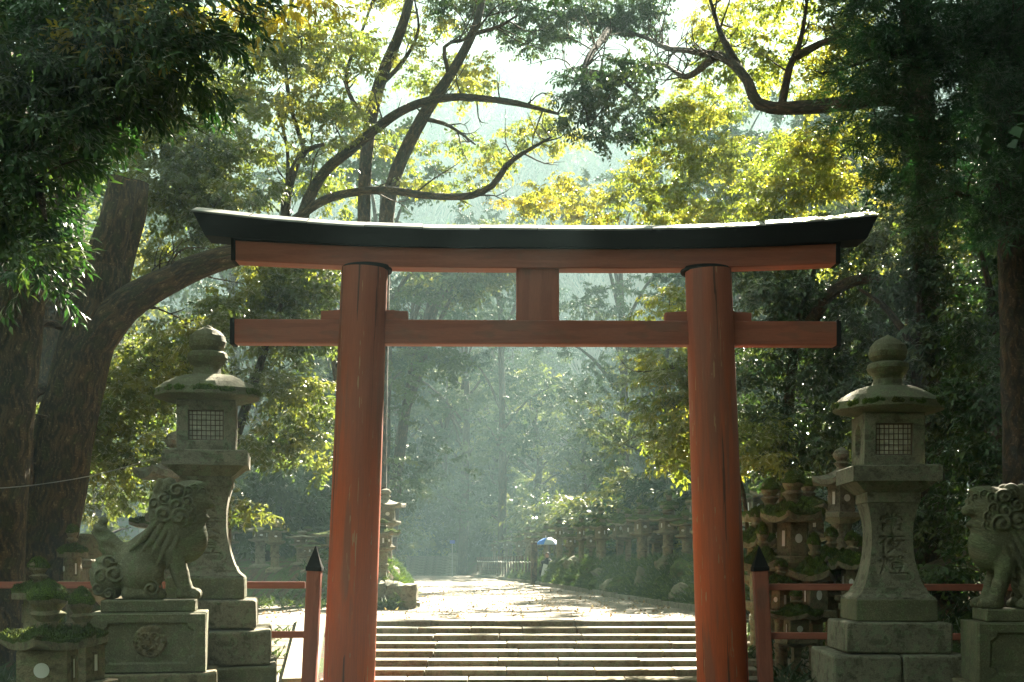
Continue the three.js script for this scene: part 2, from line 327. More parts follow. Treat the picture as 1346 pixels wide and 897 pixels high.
const farStairs = new THREE.Group(); farStairs.name = 'far_stairs'; farStairs.userData.kind = 'structure'; scene.add(farStairs);
{
  const g = warp(RB(1.5, 0.075, 0.6, 0.015), 0.01, 2), r = RB(1.49, 0.14, 0.4, 0.01), z0 = -64;
  for (let n = 0; n < 8; n++) for (let c = 0; c < 2; c++) { const s = part('step_stone', g, M.stone, farStairs); s.position.set(-5.9 + c * 1.51, 0.71 + 0.165 * n, z0 - 0.42 * n); const q = part('riser_stone', r, M.stone, farStairs); q.position.set(-5.9 + c * 1.51, 0.6 + 0.165 * n, z0 - 0.12 - 0.42 * n); }
  const k = part('kerb_slab', RB(0.62, 0.2, 4.3, 0.02), M.stone, farStairs); k.position.set(-3.85, 1.26, z0 - 1.5); k.rotation.x = Math.atan2(0.165, 0.42);
  const f = part('landing', RB(3.4, 1.2, 5, 0.02), M.stone, farStairs); f.position.set(-5.2, 1.33, z0 - 6.0);
}

// ---------------------------------------------------------------- shrine gate
const GX = 0.325;
const gate = thing('torii_gate', 'tall vermilion wooden shrine gate with black curved top beam over stone stairs', 'gate', [GX, 0, 0], 0.022);
{
  // pillars lean inwards
  for (const s of [-1, 1]) {
    const P = part('pillar', new THREE.CylinderGeometry(0.3, 0.34, 5.52, 48, 24), M.pillar, gate);
    P.position.set(s * (2.225 + 2.5) / 2, 2.755, 0); P.rotation.z = s * 0.0495; P.rotation.y = s * 0.6;
    const R = part('pillar_ring', soft(new THREE.LatheGeometry([[0.28, 0], [0.318, 0], [0.326, 0.01], [0.326, 0.055], [0.318, 0.066], [0.28, 0.066]].map((p) => new THREE.Vector2(...p)), 40)), M.black, gate);
    R.position.set(s * 2.225, 5.49, 0);
    const F = part('pillar_foot', new THREE.CylinderGeometry(0.4, 0.43, 0.08, 40), M.stone, gate); F.position.set(s * 2.5, 0.04, 0);
  }
  const bow = (x) => { const a = Math.abs(x); return 0.085 * Math.pow(Math.max(0, a - 0.8) / 3.2, 2.0); };
  const bowK = (x) => { const a = Math.abs(x); return 0.215 * Math.pow(Math.max(0, a - 0.8) / 3.65, 2.15); };
  function beam(half, n, section, slant = 0) {   // section(x) -> ring of [z, y]; sides of the ring keep hard edges
    const rings = []; for (let i = 0; i <= n; i++) { const t = i / n * 2 - 1; rings.push([t * half, section(t * half)]); }
    const P = [], U = [], m = rings[0][1].length;
    const put = (i, q) => { const [x, r] = rings[i], [z, y] = r[q % m]; return [x + slant * (y - rings[i][1][0][1]) * (i === 0 ? -1 : i === n ? 1 : 0), y, z]; };
    const tri = (a, b, c) => { for (const p of [a, b, c]) { P.push(...p); } };
    for (let q = 0; q < m; q++) for (let i = 0; i < n; i++) { const a = put(i, q), b = put(i + 1, q), c = put(i, q + 1), d = put(i + 1, q + 1); tri(a, b, c); tri(b, d, c); }
    for (let q = 1; q < m - 1; q++) { tri(put(0, 0), put(0, q), put(0, q + 1)); tri(put(n, 0), put(n, q + 1), put(n, q)); }
    const g = new THREE.BufferGeometry(); g.setAttribute('position', new THREE.Float32BufferAttribute(P, 3)); g.computeVertexNormals();
    return toCreasedNormals(boxUV(g), 0.3);
  }
  const box = (zh, lo, hi, r = 0.012) => (x) => { const a = lo(x), b = hi(x); return [[zh, a + r], [zh, b - r], [zh - r, b], [-zh + r, b], [-zh, b - r], [-zh, a + r], [-zh + r, a], [zh - r, a]]; };
  const shLo = (x) => 5.522 + bow(x), shHi = (x) => 5.775 + bow(x) * 1.1;
  part('lower_lintel', beam(3.93, 44, box(0.15, shLo, shHi)), M.red, gate);
  part('tie_beam', beam(3.95, 24, box(0.115, () => 4.535, () => 4.85)), M.red, gate);
  for (const s of [-1, 1]) {
    const c1 = part('end_cap', RB(0.06, 0.335, 0.33, 0.01), M.black, gate); c1.position.set(s * 3.945, 5.688 + bow(3.9), 0);
    const c2 = part('end_cap', RB(0.06, 0.345, 0.26, 0.01), M.black, gate); c2.position.set(s * 3.965, 4.692, 0);
  }
  const strut = part('centre_strut', RB(0.70, 0.56, 0.2, 0.012).rotateZ(Math.PI / 2), M.red, gate); strut.position.set(0.01, 5.19, 0);
  for (const s of [-1, 1]) for (const q of [-1, 1]) {
    const sh = new THREE.Shape([[0, 0], [0.29, 0], [0.29, 0.105], [0, 0.125]].map((p) => new THREE.Vector2(...p)));
    const w = part('wedge', boxUV(new THREE.ExtrudeGeometry(sh, { depth: 0.15, bevelSize: 0.006, bevelThickness: 0.006, bevelSegments: 1 })), M.red, gate);
    w.position.set(s * 2.255 + q * 0.27, 4.853, -0.075 + (q < 0 ? 0.15 : 0)); w.rotation.y = q < 0 ? Math.PI : 0;
  }
  const kLo = (x) => 5.778 + bow(x) * 1.1 + 0.35 * Math.max(0, bowK(x) - bow(x)) * 0.6, kHi = (x) => 6.005 + bowK(x);
  part('top_beam', beam(4.30, 56, (x) => { const a = kLo(x), b = kHi(x); return [[0.22, a], [0.24, b], [-0.08, b + 0.11], [-0.24, b], [-0.22, a]]; }, 0.5), M.black, gate);
  // folded metal covering of the top beam, plate by plate
  const N = 12;
  for (let i = 0; i < N; i++) {
    const a = -4.47 + 8.94 * i / N + 0.004, b = -4.47 + 8.94 * (i + 1) / N - 0.004;
    const g = boxUV(sheet(6, 5, (u, v) => { const x = lerp(a, b, u), k = v * 5, q = [[0.252, -0.012], [0.25, 0.012], [0.08, 0.078], [-0.08, 0.135], [-0.25, 0.014], [-0.252, -0.012]][Math.round(k)], lift = 0.003 * Math.sin(i * 2.7); return [x, kHi(clamp(x, -4.4, 4.4)) + q[1] + lift + 0.004 * n3(x * 3, i, v * 3), q[0]]; }));
    part('roof_plate', toCreasedNormals(g, 0.15), M.metal, gate);
  }
}
// low posts beside the pillars and the two-rail fence
function fencePost(x, lean, label) {
  const o = thing('fence_post', label, 'post', [x, 0, 0.06], 0);
  const a = part('shaft', RB(1.6, 0.185, 0.185, 0.02).rotateZ(Math.PI / 2).translate(0, 0.8, 0), M.red, o); a.rotation.z = lean;
  const c = part('cap', boxUV(new THREE.CylinderGeometry(0.004, 0.145, 0.30, 4, 1).rotateY(Math.PI / 4).toNonIndexed()), M.black, o); c.position.set(-Math.sin(lean) * 1.76, 1.755, 0); c.rotation.z = lean; c.geometry.computeVertexNormals();
  const b = part('cap_band', RB(0.21, 0.06, 0.21, 0.008), M.black, o); b.position.set(-Math.sin(lean) * 1.59, 1.60, 0); b.rotation.z = lean;
  return o;
}
fencePost(-2.665, -0.0495, 'squat red post with black pointed cap against the pillar beside the stone lion dog');
fencePost(3.33, 0.0495, 'squat red post with black pointed cap against the pillar by the mossy lantern cluster');
{
  const rail = (label, x0, x1, y, z0 = 0, z1 = 0, h = 0.09) => {
    const L = Math.hypot(x1 - x0, z1 - z0), m = single('fence_rail', label, 'rail', RB(L, h, 0.07, 0.012), M.red, [(x0 + x1) / 2, y, (z0 + z1) / 2], -Math.atan2(z1 - z0, x1 - x0));
    return m;
  };
  rail('upper red rail running behind the seated lion statue to the gate post', -7.6, -2.72, 1.385);
  rail('lower red rail running behind the seated lion statue to the gate post', -7.6, -2.72, 0.735);
  rail('upper red rail crossing in front of the mossy lantern cluster', 3.38, 6.7, 1.36, 0, 0.35);
  rail('lower red rail crossing in front of the mossy lantern cluster', 3.38, 6.7, 0.72, 0, 0.35);
}
// ---------------------------------------------------------------- stone lanterns
const lathe = (pts, seg = 40, flat = false) => { let g = new THREE.LatheGeometry(pts.map((p) => new THREE.Vector2(...p)), seg); g = g.toNonIndexed(); if (flat) g.computeVertexNormals(); return boxUV(flat ? g : toCreasedNormals(g, 0.7)); };
function fine(pts, step) { const o = []; for (let i = 1; i < pts.length; i++) { const [a, b] = [pts[i - 1], pts[i]], n = Math.max(1, Math.ceil(Math.hypot(b[0] - a[0], b[1] - a[1]) / step)); for (let k = 0; k < n; k++) o.push([lerp(a[0], b[0], k / n), lerp(a[1], b[1], k / n)]); } o.push(pts[pts.length - 1]); return o; }
// three carved characters, read downwards; strokes in unit squares
const CHARS = [
  [[[.5, .02], [.5, .16]], [[.32, .05], [.38, .14]], [[.68, .05], [.62, .14]], [[.12, .33], [.14, .2], [.86, .2], [.84, .32]], [[.34, .32], [.34, .48], [.66, .48], [.66, .32], [.34, .32]], [[.2, .86], [.2, .6], [.8, .6], [.8, .87], [.72, .84]], [[.5, .5], [.5, 1]]],
  [[[.5, 0], [.52, .1]], [[.1, .14], [.9, .14]], [[.3, .2], [.22, .36], [.1, .5]], [[.22, .38], [.22, .98]], [[.55, .22], [.48, .4], [.38, .55]], [[.5, .36], [.85, .36], [.7, .62], [.35, .98]], [[.55, .48], [.62, .56]], [[.45, .55], [.7, .8], [.96, .97]]],
  [[[.2, .1], [.2, .5], [.08, .95]], [[.07, .3], [.12, .42]], [[.34, .25], [.28, .4]], [[.2, .55], [.36, .85]], [[.45, .1], [.62, .1], [.54, .24], [.4, .36]], [[.75, .05], [.7, .18], [.97, .4]], [[.87, .1], [.79, .2]], [[.5, .4], [.85, .4]], [[.52, .5], [.52, .66], [.84, .66], [.84, .5], [.52, .5]], [[.58, .74], [.62, .86]], [[.8, .74], [.74, .86]], [[.42, .95], [.96, .95]]],
];
function strokeDist(u, v) {                  // u 0..1 across, v 0..3 downwards; distance in character widths
  const c = Math.floor(v); if (c < 0 || c > 2) return 9;
  const y = (v - c) * 1.12 - 0.06; let d = 9;
  for (const s of CHARS[c]) for (let i = 1; i < s.length; i++) {
    const [ax, ay] = s[i - 1], [bx, by] = s[i], dx = bx - ax, dy = by - ay, t = clamp(((u - ax) * dx + (y - ay) * dy) / (dx * dx + dy * dy));
    d = Math.min(d, Math.hypot(u - ax - dx * t, y - ay - dy * t) + 0.018 * t);
  }
  return d;
}
function carvedPost(y0, y1, hw) {
  const out = [];
  for (let f = 0; f < 4; f++) {
    const front = f === 0;
    const g = sheet(front ? 84 : 10, front ? 170 : 40, (u, v) => {
      const y = lerp(y0, y1, v), h = hw(v), s = u * 2 - 1, x = s * h;
      let z = h + 0.006 * fbm3(x * 6, y * 6, f * 9);
      if (front) { const cu = x / 0.32 + 0.5, cv = (1 - v - 0.11) / 0.25; if (cu > -0.05 && cu < 1.05) z -= 0.024 * (1 - sstep(0.025, 0.075, strokeDist(cu, cv))); }
      return [x, y, z, x, y];
    });
    g.rotateY(f * Math.PI / 2); out.push(g);
  }
  return mergeGeometries(out);
}
const frameShape = (w, h, hole) => { const s = new THREE.Shape([[-w, -h], [w, -h], [w, h], [-w, h]].map((p) => new THREE.Vector2(...p))); s.holes.push(hole); return s; };
const rectHole = (w, h) => { const p = new THREE.Path(); p.moveTo(-w, -h); p.lineTo(-w, h); p.lineTo(w, h); p.lineTo(w, -h); p.closePath(); return p; };
const roundHole = (rx, ry) => { const p = new THREE.Path(); p.absellipse(0, 0, rx, ry, 0, Math.PI * 2, true); return p; };
const slabOf = (shape, d, b = 0.012) => boxUV(new THREE.ExtrudeGeometry(shape, { depth: d, bevelSize: b, bevelThickness: b, bevelSegments: 2, curveSegments: 24 }));
function bigLantern(label, base, pos, turn, seed, stoneA, mossy) {
  const o = thing('stone_lantern', label, 'lantern', pos, turn, 'pair of tall lanterns in front of the gate'); let y = 0;
  // stepped footing: each course is made of blocks
  for (const [h, w, mat] of [[base, 0.82, M.dark], [0.41, 0.75, M.stone], [0.35, 0.583, M.stone]]) {
    const n = w > 0.7 ? 2 : 1, bw = w * 2 / n;
    for (let k = 0; k < n; k++) { const b = part('footing_block', boxUV(warp(new RoundedBoxGeometry(bw - 0.008, h - 0.006, w * 2 * 0.98, 6, 0.035), 0.025, 2.5, seed + k * 7 + h * 31)), mat, o); b.position.set(-w + bw * (k + 0.5), y + h / 2, 0); }
    y += h;
  }
  const plinth = part('plinth', boxUV(warp(new RoundedBoxGeometry(0.894, 0.25, 0.894, 5, 0.02), 0.014, 3, seed)), mossy, o); plinth.position.y = y + 0.125; y += 0.25;
  const cy = fine([[0.62, 0], [0.6, 0.02], [0.53, 0.06], [0.5, 0.1], [0.49, 0.13]], 0.05); const cm = part('plinth_moulding', lathe([[0, 0], ...cy.map(([a, b]) => [a, b]), [0, 0.13]], 4, true).rotateY(Math.PI / 4), stoneA, o); cm.position.y = y; y += 0.13;
  const hw = (v) => 0.228 + 0.105 * Math.pow(Math.abs(v - 0.6) / 0.6, 2.1) * (v < 0.6 ? 1 : 1.35);
  const post = part('post', carvedPost(0, 0.95, hw), stoneA, o, 'waisted post carved with three large characters'); post.position.y = y; y += 0.95;
  const neck = part('neck', boxUV(warp(new RoundedBoxGeometry(0.6, 0.12, 0.6, 4, 0.012), 0.008, 4, seed)), stoneA, o); neck.position.y = y + 0.06; y += 0.115;
  const plat = part('platform', warp(lathe(fine([[0, 0], [0.44, 0], [0.63, 0.115], [0.69, 0.12], [0.69, 0.285], [0.66, 0.3], [0, 0.3]], 0.09), 4, true).rotateY(Math.PI / 4), 0.008, 3, seed), stoneA, o); plat.position.y = y; y += 0.3;
  // fire box: four pierced walls, the front one with a paper lattice
  const fb = new THREE.Group(); fb.name = 'fire_box'; fb.position.y = y; o.add(fb);
  for (let f = 0; f < 4; f++) {
    const hole = f % 2 === 0 ? rectHole(0.215, 0.19) : roundHole(0.17, 0.2);
    const w = part('wall', slabOf(frameShape(f % 2 ? 0.235 : 0.325, 0.285, hole), 0.06), stoneA, fb);
    w.rotation.y = f * Math.PI / 2; w.position.set(Math.sin(f * Math.PI / 2) * 0.265, 0.297, Math.cos(f * Math.PI / 2) * 0.265);
  }
  const lat = []; for (let i = 0; i <= 8; i++) lat.push(RB(0.009, 0.37, 0.012, 0.002, -0.21 + i * 0.0525, 0, 0, 1)); for (let j = 0; j <= 6; j++) lat.push(RB(0.43, 0.009, 0.012, 0.002, 0, -0.185 + j * 0.0615, 0, 1));
  lat.push(RB(0.43, 0.03, 0.03, 0.003, 0, 0.18, 0, 1), RB(0.43, 0.03, 0.03, 0.003, 0, -0.18, 0, 1), RB(0.03, 0.36, 0.029, 0.003, -0.205, 0, 0, 1), RB(0.03, 0.36, 0.029, 0.003, 0.205, 0, 0, 1));
  for (const s of [1, -1]) { const L = part('lattice', mergeGeometries(lat), M.lattice, fb); L.position.set(0, 0.297, s * 0.285); if (s < 0) continue; const p = part('paper_pane', new THREE.BoxGeometry(0.43, 0.38, 0.002), M.paper, fb); p.position.set(0, 0.297, s * 0.272); }
  y += 0.594;
  const roof = part('roof', warp(lathe(fine([[0, 0], [0.34, -0.005], [0.42, 0.0], [0.6, 0.045], [0.618, 0.06], [0.612, 0.14], [0.598, 0.15], [0.53, 0.205], [0.44, 0.26], [0.35, 0.3], [0.3, 0.315], [0.2, 0.325], [0, 0.33]], 0.035), 56), 0.02, 2.2, seed + 3), mossy, o); roof.position.y = y;
  const rs = []; for (let k = 0; k < 60; k++) { const a = k / 60 * Math.PI * 2, s = 0.5 + 0.5 * fbm3(Math.cos(a) * 4 + seed, Math.sin(a) * 4, k); const b = new THREE.IcosahedronGeometry(0.05, 1); b.scale(1.1, 0.5 + s * 0.5, 0.45); b.rotateY(-a + Math.PI / 2); b.translate(Math.cos(a) * 0.603, 0.08 + 0.05 * s, Math.sin(a) * 0.603); if (s > 0.42) rs.push(b); }
  part('moss', fuzzy(warp(boxUV(mergeGeometries(rs)), 0.02, 14), 2500, 0.022, seed), M.moss, roof);
  y += 0.325;
  const fin = part('finial_neck', warp(lathe(fine([[0, 0], [0.19, 0], [0.17, 0.03], [0.155, 0.09], [0.17, 0.115], [0, 0.12]], 0.03), 28), 0.012, 5, seed), mossy, o); fin.position.y = y; y += 0.11;
  const bowl = part('finial_bowl', warp(lathe(fine([[0, 0], [0.14, 0], [0.2, 0.04], [0.235, 0.1], [0.23, 0.15], [0.19, 0.175], [0, 0.18]], 0.025), 32), 0.016, 6, seed), mossy, o); bowl.position.y = y; y += 0.17;
  const jew = part('finial_jewel', warp(lathe(fine([[0, 0], [0.15, 0.005], [0.205, 0.06], [0.218, 0.12], [0.2, 0.19], [0.14, 0.25], [0.07, 0.285], [0.02, 0.315], [0, 0.325]], 0.025), 32), 0.014, 6, seed), mossy, o); jew.position.y = y;
  return o;
}
bigLantern('tall stone lantern with paper lattice window standing behind the clearly lit lion dog', 0.5, [-3.65, 0, 1.5], 0.17, 3, M.stone, M.dark);
bigLantern('tall stone lantern in deep shade, carved characters on its waisted post', 0.27, [4.3, 0, 2.2], -0.05, 41, M.stone, M.dark);

// smaller donated lanterns. n sides (4, 6 or 24), sizes in metres
function roofGeo(n, R, H, lift, thick, off = 0, t1 = 1, bump = 0, seed = 0) {
  const nu = n > 8 ? 24 : n * 6, nv = 10, P = (t, a) => {
    const k = a / (Math.PI * 2) * n, c = n > 8 ? 0 : Math.pow(Math.abs((k - Math.floor(k)) * 2 - 1), 3), q = n > 8 ? 1 : Math.cos(Math.PI / n) / Math.cos(((k - Math.floor(k)) - 0.5) * 2 * Math.PI / n);
    const rad = t * R * q * (n > 8 ? 1 : 1.08), y = H * Math.pow(1 - t, 1.35) + lift * c * t * t * t;
    return [Math.cos(a) * rad, y, Math.sin(a) * rad];
  };
  const top = sheet(nu, nv, (u, v) => { const a = -u * Math.PI * 2, t = 0.16 + (t1 - 0.16) * v, p = P(t, a), m = bump * (0.45 + fbm3(p[0] * 9 + seed, p[1] * 9, p[2] * 9) * 1.1) * (v > 0.95 ? 0.4 : 1); return [p[0] * (1 + off * 0.5 + m * 0.5), p[1] + thick + off + m, p[2] * (1 + off * 0.5 + m * 0.5), p[0], p[2] + p[1]]; });
  if (off) { const rim = sheet(nu, 2, (u, v) => { const a = -u * Math.PI * 2, p = P(t1, a), m = bump * (0.45 + fbm3(p[0] * 9 + seed, p[1] * 9, p[2] * 9) * 1.1), s = 1 + off * 0.5 + m * 0.2 * (v > 0.6 ? -1 : 1.6), dr = (thick + off) * v * (0.55 + 0.5 * n3(p[0] * 16 + seed, 3, p[2] * 16)); return [p[0] * s, p[1] + thick + off + m * 0.4 - dr, p[2] * s, p[0], p[2] + p[1] - v * 0.1]; }); return mergeGeometries([top, rim]); }
  const side = sheet(nu, 1, (u, v) => { const a = -u * Math.PI * 2, p = P(1, a); return [p[0], p[1] + thick * (1 - v), p[2], u * 4, v * 0.1]; });
  const under = sheet(nu, 1, (u, v) => { const a = -u * Math.PI * 2, p = P(1, a), s = 1 - v * 0.6; return [p[0] * s, p[1] * (1 - v), p[2] * s, p[0] * s, p[2] * s]; });
  const cap = sheet(nu, 1, (u, v) => { const a = -u * Math.PI * 2, p = P(0.16 * (1 - v), a); return [p[0], H * 0.8 + thick, p[2], p[0], p[2]]; });
  return mergeGeometries([top, side, under, cap]);
}
function fuzzy(g, n, L, seed) {              // moss cushion: many short blades standing on the surface
  rnd = mulberry(seed + 900); const p = g.attributes.position, ix = g.index, P = [], N = [], U = [], tri = (ix ? ix.count : p.count) / 3, a = V(), b = V(), c = V(), at = (k) => (ix ? ix.getX(k) : k), area = [];
  let sum = 0; for (let k = 0; k < tri; k++) { a.fromBufferAttribute(p, at(k * 3)); b.fromBufferAttribute(p, at(k * 3 + 1)).sub(a); c.fromBufferAttribute(p, at(k * 3 + 2)).sub(a); sum += b.cross(c).length(); area.push(sum); }
  for (let q = 0; q < n; q++) {
    const w = rnd() * sum; let lo = 0, hi = tri - 1; while (lo < hi) { const m = lo + hi >> 1; area[m] < w ? lo = m + 1 : hi = m; }
    a.fromBufferAttribute(p, at(lo * 3)); b.fromBufferAttribute(p, at(lo * 3 + 1)).sub(a); c.fromBufferAttribute(p, at(lo * 3 + 2)).sub(a);
    let u = rnd(), v = rnd(); if (u + v > 1) { u = 1 - u; v = 1 - v; } const o = a.clone().addScaledVector(b, u).addScaledVector(c, v), nn = b.clone().cross(c).normalize(); if (nn.y < -0.2) nn.negate();
    const up = nn.clone().add(V(rr(-.7, .7), rr(0, .5), rr(-.7, .7))).normalize().multiplyScalar(L * rr(.5, 1.3)), s = V(rr(-1, 1), rr(-1, 1), rr(-1, 1)).normalize().multiplyScalar(L * .22);
    for (const [e, t] of [[-1, 0], [1, 0], [0, 1]]) { P.push(o.x + s.x * e + up.x * t, o.y + s.y * e + up.y * t, o.z + s.z * e + up.z * t); N.push(nn.x, nn.y, nn.z); U.push(o.x + o.y, o.z); }
  }
  const f = new THREE.BufferGeometry(); f.setAttribute('position', new THREE.Float32BufferAttribute(P, 3)); f.setAttribute('normal', new THREE.Float32BufferAttribute(N, 3)); f.setAttribute('uv', new THREE.Float32BufferAttribute(U, 2));
  const h = g.index ? g.toNonIndexed() : g.clone(); for (const k of Object.keys(h.attributes)) if (!['position', 'normal', 'uv'].includes(k)) h.deleteAttribute(k);
  return mergeGeometries([h, f]);
}
function smallLantern({ n = 6, total = 2.0, post = 0.11, box = 0.2, roof = 0.4, boxH = 0.3, round = true, moss = 1, disc = true, seed = 1, mat = M.stoneWarm, lift = 0.06, bulb = 0.12 }) {
  const o = new THREE.Group(); o.name = 'donated_lantern';
  const seg = n > 8 ? 20 : n, rot = (g) => g.rotateY(n > 8 ? 0 : Math.PI / n), finH = bulb * 2.6, roofH = roof * 0.42, platH = 0.16, footH = 0.2, postH = total - finH - roofH - 0.05 - boxH - platH - footH; let y = 0;
  part('foot', warp(rot(lathe(fine([[0, 0], [box * 1.5, 0], [box * 1.45, footH * 0.6], [post * 1.5, footH], [0, footH]], 0.07), seg, true)), 0.015, 4, seed), mat, o); y += footH;
  const p = part('post', warp(lathe(fine([[0, 0], [post * 1.12, 0], [post * 1.02, postH * 0.1], [post, postH * 0.45], [post * 1.22, postH * 0.47], [post * 1.22, postH * 0.53], [post, postH * 0.55], [post * 1.02, postH * 0.9], [post * 1.12, postH], [0, postH]], 0.09), round ? 18 : 4, !round).rotateY(round ? 0 : Math.PI / 4), 0.012, 3, seed), mat, o); p.position.y = y; y += postH;
  const pl = part('platform', warp(rot(lathe(fine([[0, 0], [post * 1.2, 0], [box * 1.55, platH * 0.5], [box * 1.6, platH * 0.55], [box * 1.6, platH * 0.92], [box * 1.5, platH], [0, platH]], 0.08), seg, true)), 0.012, 4, seed + 2), mat, o); pl.position.y = y; y += platH;
  const b = part('fire_box', warp(rot(lathe(fine([[0, 0], [box * 0.96, 0], [box, 0.02], [box, boxH - 0.02], [box * 0.96, boxH], [0, boxH]], 0.12), seg, true)), 0.006, 4, seed), mat, o); b.position.y = y;
  const ap = n > 8 ? box : box * Math.cos(Math.PI / n);
  for (let k = 0; k < (n > 8 ? 4 : n); k++) {
    const a = k * Math.PI * 2 / (n > 8 ? 4 : n), even = k % 2 === 0, g = even === disc ? new THREE.CylinderGeometry(box * 0.22, box * 0.22, 0.012, 20).rotateX(Math.PI / 2) : new THREE.BoxGeometry(box * 0.26, boxH * 0.5, 0.012);
    const w = part('paper_window', g, M.paperOpaque, b); w.position.set(Math.sin(a) * (ap + 0.004), boxH * 0.52, Math.cos(a) * (ap + 0.004)); w.rotation.y = a;
    if (even !== disc) { const fr = part('window_frame', slabOf(frameShape(box * 0.17, boxH * 0.3, rectHole(box * 0.125, boxH * 0.24)), 0.012, 0.003), mat, b); fr.position.set(Math.sin(a) * ap, boxH * 0.52, Math.cos(a) * ap); fr.rotation.y = a; }
  }
  y += boxH;
  const r = part('roof', roofGeo(n, roof, roofH, lift, 0.07), mat, o); r.position.y = y;
  if (moss) part('moss', fuzzy(roofGeo(n, roof, roofH, lift, 0.07, 0.012, 0.99, 0.05 * moss, seed), 3200, 0.026, seed), M.moss, r);
  y += roofH * 0.8 + 0.06;
  const f = part('finial', warp(lathe(fine([[0, -0.02], [bulb * 0.75, -0.02], [bulb * 0.6, bulb * 0.35], [bulb * 1.0, bulb * 0.75], [bulb * 0.62, bulb * 0.95], [bulb * 0.98, bulb * 1.35], [bulb * 1.05, bulb * 1.75], [bulb * 0.75, bulb * 2.2], [bulb * 0.25, bulb * 2.5], [0, bulb * 2.65]], 0.035), 22), 0.02, 7, seed), mat, o); f.position.y = y;
  if (moss) part('moss', fuzzy(warp(lathe(fine([[bulb * 1.1, bulb * 1.55], [bulb * 1.12, bulb * 1.8], [bulb * 0.8, bulb * 2.28], [bulb * 0.3, bulb * 2.6], [0, bulb * 2.72]], 0.03), 22), 0.025, 9, seed), 700, 0.02, seed), M.moss, f);
  o.userData.h = total; return o;
}
const LK = {
  squat: smallLantern({ n: 4, total: 1.56, post: 0.14, box: 0.29, roof: 0.37, boxH: 0.35, round: false, seed: 31, moss: 0.8, bulb: 0.15, lift: 0.05 }),
  hex: smallLantern({ n: 6, total: 2.35, post: 0.13, box: 0.24, roof: 0.46, boxH: 0.38, seed: 2, bulb: 0.15 }),
  hexB: smallLantern({ n: 6, total: 2.1, post: 0.12, box: 0.2, roof: 0.42, boxH: 0.34, seed: 21, moss: 1.4, disc: false }),
  square: smallLantern({ n: 4, total: 1.75, post: 0.1, box: 0.26, roof: 0.5, boxH: 0.33, round: false, seed: 5, moss: 1.2 }),
  squareB: smallLantern({ n: 4, total: 2.05, post: 0.12, box: 0.24, roof: 0.46, boxH: 0.32, round: false, seed: 15, disc: false, mat: M.stone }),
  round: smallLantern({ n: 24, total: 2.0, post: 0.11, box: 0.17, roof: 0.3, boxH: 0.32, seed: 8, bulb: 0.11 }),
  bare: smallLantern({ n: 6, total: 2.3, post: 0.14, box: 0.22, roof: 0.44, boxH: 0.36, seed: 9, moss: 0, mat: M.stone }),
};
function placeLantern(kind, label, x, z, top, turn = 0, group, y = null, wide = null) {   // scaled so that its tip stands at height top
  const g = y ?? ground(x, z) - 0.03, k = (top - g) / LK[kind].userData.h, c = LK[kind].clone();
  c.name = numbered('donated_lantern'); c.position.set(x, g, z); c.rotation.y = turn; c.scale.set(wide ?? k, k, wide ?? k);
  c.userData = { label, category: 'lantern' }; if (group) c.userData.group = group; scene.add(c); return c;
}
// beside the lion statues, left of the gate
placeLantern('squat', 'small squat mossy lantern with a white round paper window, before the lion pedestal', -3.95, 6.0, 1.56, 0.1, null, 0, 1.0);
placeLantern('squat', 'small mossy lantern tucked between the lion pedestal and the squat round-windowed lantern', -4.08, 4.75, 1.47, -0.3, null, 0, 0.74);
placeLantern('round', 'dark mossy lantern tip rising behind the squat round-windowed lantern', -4.45, 4.85, 1.76, 0.3, null, 0, 0.8);
placeLantern('round', 'slim pale lantern with bright green moss cap beside the big leaning trunk', -6.8, -3, 2.28, -0.9, null, 0, 0.78);
placeLantern('bare', 'tall bare stone lantern half hidden behind the large lattice lantern', -5.5, -4.2, 3.88, 0.2, null, null, 1.45);
placeLantern('squareB', 'warm lit stone lantern behind the lion statue mane', -6.3, -6.5, 2.9, 0.4, null, null, 1.3);
// mossy cluster right of the gate
const RC = 'mossy lanterns crowded behind the red rail';
placeLantern('hex', 'six sided stone lantern with white disc window and thick finial, largest of the mossy cluster', 4.13, -2, 3.08, 0.18, RC, 0.05, 1.02);
placeLantern('hex', 'six sided stone lantern with mossy finial directly behind the largest cluster lantern', 4.05, -3.3, 3.02, 0.5, RC, null, 0.95);
placeLantern('bare', 'tall slender lantern with bare grey roof at the back of the mossy cluster', 5.25, -3.6, 3.55, 0.2, RC, null, 1.05);
placeLantern('squareB', 'square lantern with upturned roof at the back of the mossy cluster', 4.95, -4.6, 3.1, 0.3, RC, null, 1.1);
const KW = { hex: 'large six sided', hexB: 'six sided', square: 'low square', squareB: 'slab roofed square', round: 'slim round', bare: 'bare grey' };
const LOW = (k, z, top) => `${KW[k]} moss capped lantern ${top < 1.8 ? 'lowest at the foot of' : z < -1.6 ? 'squeezed behind the disc window lantern in' : 'just behind the upper rail in'} the cluster`;
for (const [k, x, z, top, t] of [['square', 4.15, -0.75, 2.12, 0.3], ['hexB', 4.45, -1.0, 2.2, 0.1], ['hexB', 4.62, -0.55, 2.13, 0.7], ['square', 4.8, -0.95, 2.1, 0.2], ['squareB', 4.35, -1.45, 1.95, 0.5], ['hexB', 3.75, -1.0, 1.75, 0.2], ['hexB', 3.72, -2.7, 2.55, 0.4], ['square', 3.85, -0.5, 1.35, 0.15], ['hexB', 5.2, -0.6, 2.0, 0.3], ['square', 3.66, -1.9, 2.3, 0.3]]) placeLantern(k, LOW(k, z, top), x, z, top, t, RC, 0, 0.72);
